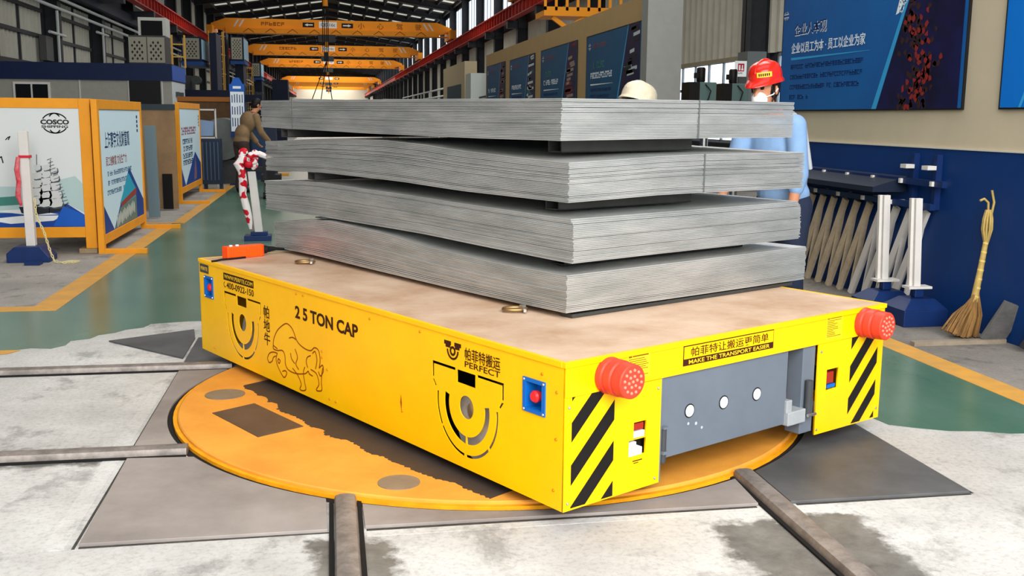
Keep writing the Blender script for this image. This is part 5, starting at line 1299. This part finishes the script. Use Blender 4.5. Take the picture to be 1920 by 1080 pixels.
def person(label, foot, f, height, lean, head_down, arms, shirt, trousers, helmet=None, sticker=None, mask=False, hair_long=False, group=None, strap=False, bend=0.0, sleeve=.55):
    z = V3((0, 0, 1)); f = V3((f[0], f[1], 0)).normalized(); r = f.cross(z); o = V3((foot[0], foot[1], 0)); k = height / 1.75
    P = lambda a, b_, c: o + (f * a + r * b_ + z * c) * k
    # joints (forward, right, up)
    hip = P(-.02 - bend * .3, 0, .93); waist = P(.01, 0, 1.06); chest = P(.05 + lean * .5, 0, 1.28); nb = P(.06 + lean, 0, 1.47 - lean * .12)
    hc = nb + (f * (.055 + .05 * head_down) + z * (.155 - .02 * head_down)) * k
    B = MB()
    def cap(a, b_, ra, rb): B.capsule(a, b_, ra * k, rb * k)
    def rotm(): return Matrix((( r.x, f.x, 0), (r.y, f.y, 0), (0, 0, 1)))
    M3 = rotm()
    for c, sz in ((hip, (.165, .115, .13)), (waist, (.145, .105, .16)), (chest, (.175, .118, .19)), (nb - z * .06 * k, (.16, .085, .07))): B.ball(c, tuple(q * k for q in sz), M3, 20, 14)
    cap(nb - z * .03, hc - z * .06 * k, .058, .052)
    hd = head_down
    H3 = M3 @ Matrix.Rotation(-.6 * hd, 3, 'X')
    hp = lambda a, b_, c: hc + H3 @ (V3((b_, a, c)) * k)
    B.ball(hp(-.005, 0, .02), (.073 * k, .092 * k, .10 * k), H3, 20, 14); B.ball(hp(.03, 0, -.05), (.056 * k, .06 * k, .068 * k), H3, 16, 12)
    B.capsule(hp(.085, 0, .01), hp(.105, 0, -.03), .010 * k, .014 * k); B.ball(hp(.075, 0, .035), (.05 * k, .02 * k, .014 * k), H3, 12, 8); B.ball(hp(.07, 0, -.068), (.028 * k, .02 * k, .012 * k), H3, 10, 8); B.ball(hp(.06, 0, -.1), (.026 * k, .022 * k, .018 * k), H3, 10, 8)
    for s in (-1, 1): B.ball(hp(-.005, s * .076, -.01), (.010 * k, .02 * k, .032 * k), H3, 10, 8)
    S, T = MB(), MB()
    S.ball(chest, tuple(q * k for q in (.188, .134, .2)), M3, 20, 14); S.ball(waist, tuple(q * k for q in (.168, .13, .18)), M3, 20, 14); S.ball(P(-.01 - bend * .2, 0, .95), tuple(q * k for q in (.178, .135, .12)), M3, 20, 14); S.ball(nb - z * .07 * k, tuple(q * k for q in (.175, .1, .075)), M3, 16, 12)
    T.ball(hip - z * .02 * k, tuple(q * k for q in (.172, .126, .12)), M3, 20, 14)
    boots = []
    for s in (-1, 1):
        hj = P(-.02 - bend * .3, s * .09, .88); kn = P(.03 + bend * .6, s * .10, .49); an = P(-.04, s * .105, .09)
        cap(hj, kn, .082, .056); cap(kn, an, .054, .036); cap(kn - z * .1 * k - f * .012, kn - z * .2 * k - f * .01, .05, .046)
        cap(an - z * .05 * k, an + (f * .16 - z * .055) * k, .036, .03)
        T.capsule(hj, kn, .106 * k, .086 * k); T.capsule(kn, an + z * .02 * k, .086 * k, .066 * k)
        bt = MB(); bt.capsule(an + z * .06 * k, an - z * .03 * k, .052 * k, .05 * k); bt.capsule(an - z * .045 * k, an + (f * .19 - z * .05) * k, .046 * k, .04 * k); boots.append(bt)
        sh = nb + (r * (s * .175) - z * .07 - f * .01) * k
        (ef, es, ez), (wf, ws, wz) = arms[0 if s < 0 else 1]
        el = sh + (f * ef + r * (s * es) + z * ez) * k; wr = el + (f * wf + r * (s * ws) + z * wz) * k
        cap(sh, el, .052, .041); cap(el, wr, .042, .028)
        S.capsule(sh, el, .068 * k, .06 * k)
        if sleeve > 0: S.capsule(el, el.lerp(wr, sleeve), .06 * k, .05 * k)
        d = (wr - el).normalized(); side = d.cross(f).normalized() if abs(d.dot(f)) < .9 else d.cross(r).normalized(); nrm = side.cross(d)
        pm = wr + d * .055 * k
        Q = Matrix((( side.x, nrm.x, d.x), (side.y, nrm.y, d.y), (side.z, nrm.z, d.z)))
        B.ball(pm, (.042 * k, .017 * k, .052 * k), Q, 14, 10)
        for i in range(4):
            b0 = pm + (d * .038 + side * (-.033 + .022 * i)) * k; ln = (.036, .042, .040, .032)[i]
            b1 = b0 + (d * ln + nrm * .008 + side * (.004 * (i - 1.5))) * k; b2 = b1 + (d * ln * .6 + nrm * .022) * k
            B.capsule(b0, b1, .0088 * k, .0084 * k, 8); B.capsule(b1, b2, .0084 * k, .0074 * k, 8)
        t0 = pm + (side * -.036 - d * .015) * k; t1 = t0 + (d * .034 - side * .026 + nrm * .01) * k; t2 = t1 + (d * .026 - side * .004 + nrm * .012) * k
        B.capsule(t0, t1, .012 * k, .0105 * k, 8); B.capsule(t1, t2, .0105 * k, .009 * k, 8)
    body = remeshed('person', B, .0075, [M_SKIN, mat('eye dark', (26, 18, 16), .4), mat('lip', (150, 88, 76), .5)], smooth=3)
    me = body.data
    for s in (-1, 1):
        e = hp(.08, s * .032, .016)
        br = hp(.082, s * .034, .036)
        for pl in me.polygons:
            c = pl.center
            if (c - e).length < .0125 * k or ((c - br).length < .022 * k and abs((H3.inverted() @ (c - br)).z) < .0055 * k): pl.material_index = 1
    tag(body, label, 'person', group)
    remeshed('shirt', S, .011, shirt, body, 8)
    remeshed('trousers', T, .011, trousers, body, 8)
    for bt in boots: bt.build('boot', M_RUBBER, body, smooth=60)
    # collar
    c0 = nb - z * .01 * k; b = MB()
    b.tube([c0 + (f * (.066 * cos(q) + .012) + r * (.075 * sin(q)) + z * (.012 - .02 * cos(q))) * k for q in [2 * pi * i / 16 for i in range(17)]], .015 * k, 8); b.build('collar', mat('orange collar', (226, 104, 52), .6) if helmet and mask else shirt, body, smooth=60)
    hb = MB(); hb.ball(hp(-.02, 0, .024 if not helmet else .012), (.081 * k, .091 * k, (.106 if not helmet else .098) * k), H3, 20, 14)
    hb.v = [v for v in hb.v]
    hb.build('hair', M_HAIR, body, smooth=80)
    if helmet:
        HS, ZO = (.88, .056) if mask else (1.1, -.03)
        d = MB(); nu = 28
        prof = [(1.0, -.0), (1.0, .02), (.985, .05), (.93, .082), (.82, .108), (.64, .128), (.42, .139), (.2, .144)]
        vs = []; fs = []
        for q, zz in prof:
            for i in range(nu):
                a = 2 * pi * i / nu; ridge = .006 if (abs(cos(a)) > .93 and q < .98) else 0
                vs.append(hp(-.006 + HS * .134 * q * sin(a), HS * .112 * q * cos(a), ZO + zz * .9 * HS))
        vs.append(hp(-.006, 0, ZO + .131 * HS))
        for j in range(len(prof) - 1):
            for i in range(nu): fs.append((j * nu + i, j * nu + (i + 1) % nu, (j + 1) * nu + (i + 1) % nu, (j + 1) * nu + i))
        l = (len(prof) - 1) * nu
        for i in range(nu): fs.append((l + i, l + (i + 1) % nu, len(vs) - 1))
        d.add(vs, fs)
        he = d.build('helmet', helmet, body, smooth=60)
        b = MB(); vs = []; fs = []
        for j, (q, zz) in enumerate(((.98, .03), (1.02, .022), (1.1, .006), (1.1, .0), (.98, .016))):
            for i in range(nu):
                a = 2 * pi * i / nu; ext = .045 * max(0, sin(a)) ** 2 * (1 if q > 1.05 else .2 if q > 1 else 0)
                vs.append(hp(-.006 + (HS * .134 * q + ext) * sin(a), HS * .112 * q * cos(a), ZO - .022 + zz + .004 - ext * .25))
        for j in range(4):
            for i in range(nu): fs.append((j * nu + i, j * nu + (i + 1) % nu, (j + 1) * nu + (i + 1) % nu, (j + 1) * nu + i))
        b.add(vs, fs); b.build('brim', helmet, he, smooth=60)
        b = MB(); b.tube([hp(-.006 + HS * .134 * cos(q) , 0, ZO + .004 + HS * .128 * sin(q)) for q in [pi * (.12 + .76 * i / 12) for i in range(13)]], .011 * k, 8); b.build('ridge', helmet, he, smooth=60)
        if sticker:
            n = 10
            for s_ in (-1,):
                b = MB()
                a0, a1 = (pi / 2 + .18, pi / 2 + 1.05) if s_ < 0 else (pi / 2 - 1.05, pi / 2 - .18)
                pts = [[hp(-.006 + HS * .1365 * .99 * sin(a) , HS * .1145 * .99 * cos(a), ZO - .004 + zz) for a in [a0 + (a1 - a0) * i / n for i in range(n + 1)]] for zz in (.03, .06)]
                for i in range(n): b.add([pts[0][i], pts[0][i + 1], pts[1][i + 1], pts[1][i]], [(0, 1, 2, 3)])
                st = b.build('helmet_sticker', mat('sticker yellow', (236, 196, 60), .5), he)
                b = MB()
                a0, a1 = (pi / 2 + .28, pi / 2 + .95) if s_ < 0 else (pi / 2 - .95, pi / 2 - .28)
                for i in range(6):
                    a = a0 + (a1 - a0) * (i + .15) / 6; a2 = a0 + (a1 - a0) * (i + .75) / 6
                    b.add([hp(-.006 + HS * .1385 * sin(q), HS * .1165 * cos(q), ZO - .004 + zz) for q, zz in ((a, .037), (a2, .037), (a2, .053), (a, .053))], [(0, 1, 2, 3)])
                b.build('sticker_print', M_INK, st)
    if mask:
        b = MB(); b.ball(hp(.062, 0, -.055), (.05 * k, .062 * k, .052 * k), H3, 16, 12); mk = b.build('face_mask', mat('mask white', (226, 226, 224), .7), body, smooth=80)
        for s in (-1, 1):
            MB().tube([hp(.075, s * .048, -.04), hp(.03, s * .074, -.03), hp(-.005, s * .088, .0)], .004 * k, 6).build('strap', M_WHITE, mk)
            MB().tube([hp(.02, s * .083, .03), hp(.02, s * .078, -.03), hp(.035, s * .055, -.105)], .0045 * k, 6).build('chin_strap', M_INK, mk)
    if strap:
        b = MB()
        for s in (-1, 1):
            b.tube([chest + (r * (s * .11) + z * (.17 - .0) - f * .02) * k, chest + (r * (s * .13) - f * .115 + z * .1) * k, waist + (r * (s * .12) - f * .13 + z * .05) * k], .016 * k, 8)
        b.build('reflective_strap', mat('silver strap', (206, 210, 214), .3, .3), body, smooth=60)
    return body
M_SHB = mat('pale blue shirt', (126, 158, 196), 0.75, var=.08, scale=6, bump=.15, bscale=14)
M_TRN = mat('navy trousers', (34, 42, 62), 0.8, var=.1)
M_KHK = mat('khaki jacket', (128, 104, 76), 0.8, var=.18, scale=5, bump=.2, bscale=10)
M_HRED = mat('helmet red', (206, 36, 24), 0.3, coat=.4)
M_HWHT = mat('helmet cream', (226, 216, 188), 0.35, rgb2=(206, 192, 166), scale=14)
person('person in a red hard hat, white face mask and pale blue shirt behind the stack', (2.90, 6.34), (-.80, -.55), 1.782, .13, .3,
       (((-.02, .03, -.30), (.06, -.01, -.24)), ((.08, .03, -.28), (.16, -.03, -.16))), M_SHB, M_TRN, M_HRED, True, True, strap=True, sleeve=.35)
person('person behind the stack of whom only a cream hard hat shows', (2.1, 7.5), (.86, .42), 1.742, .08, .5,
       (((.02, .03, -.29), (.16, -.02, -.18)), ((.02, .03, -.29), (.16, -.02, -.18))), M_SHB, M_TRN, M_HWHT)
person('person in a khaki jacket bending forward left of the stack', (-1.62, 20.0), (.8, .5), 1.78, .16, .8,
       (((.04, .05, -.28), (.14, -.03, -.18)), ((.06, .05, -.28), (.16, -.03, -.16))), M_KHK, mat('brown trousers', (58, 46, 40), .8), None, sleeve=1.0)
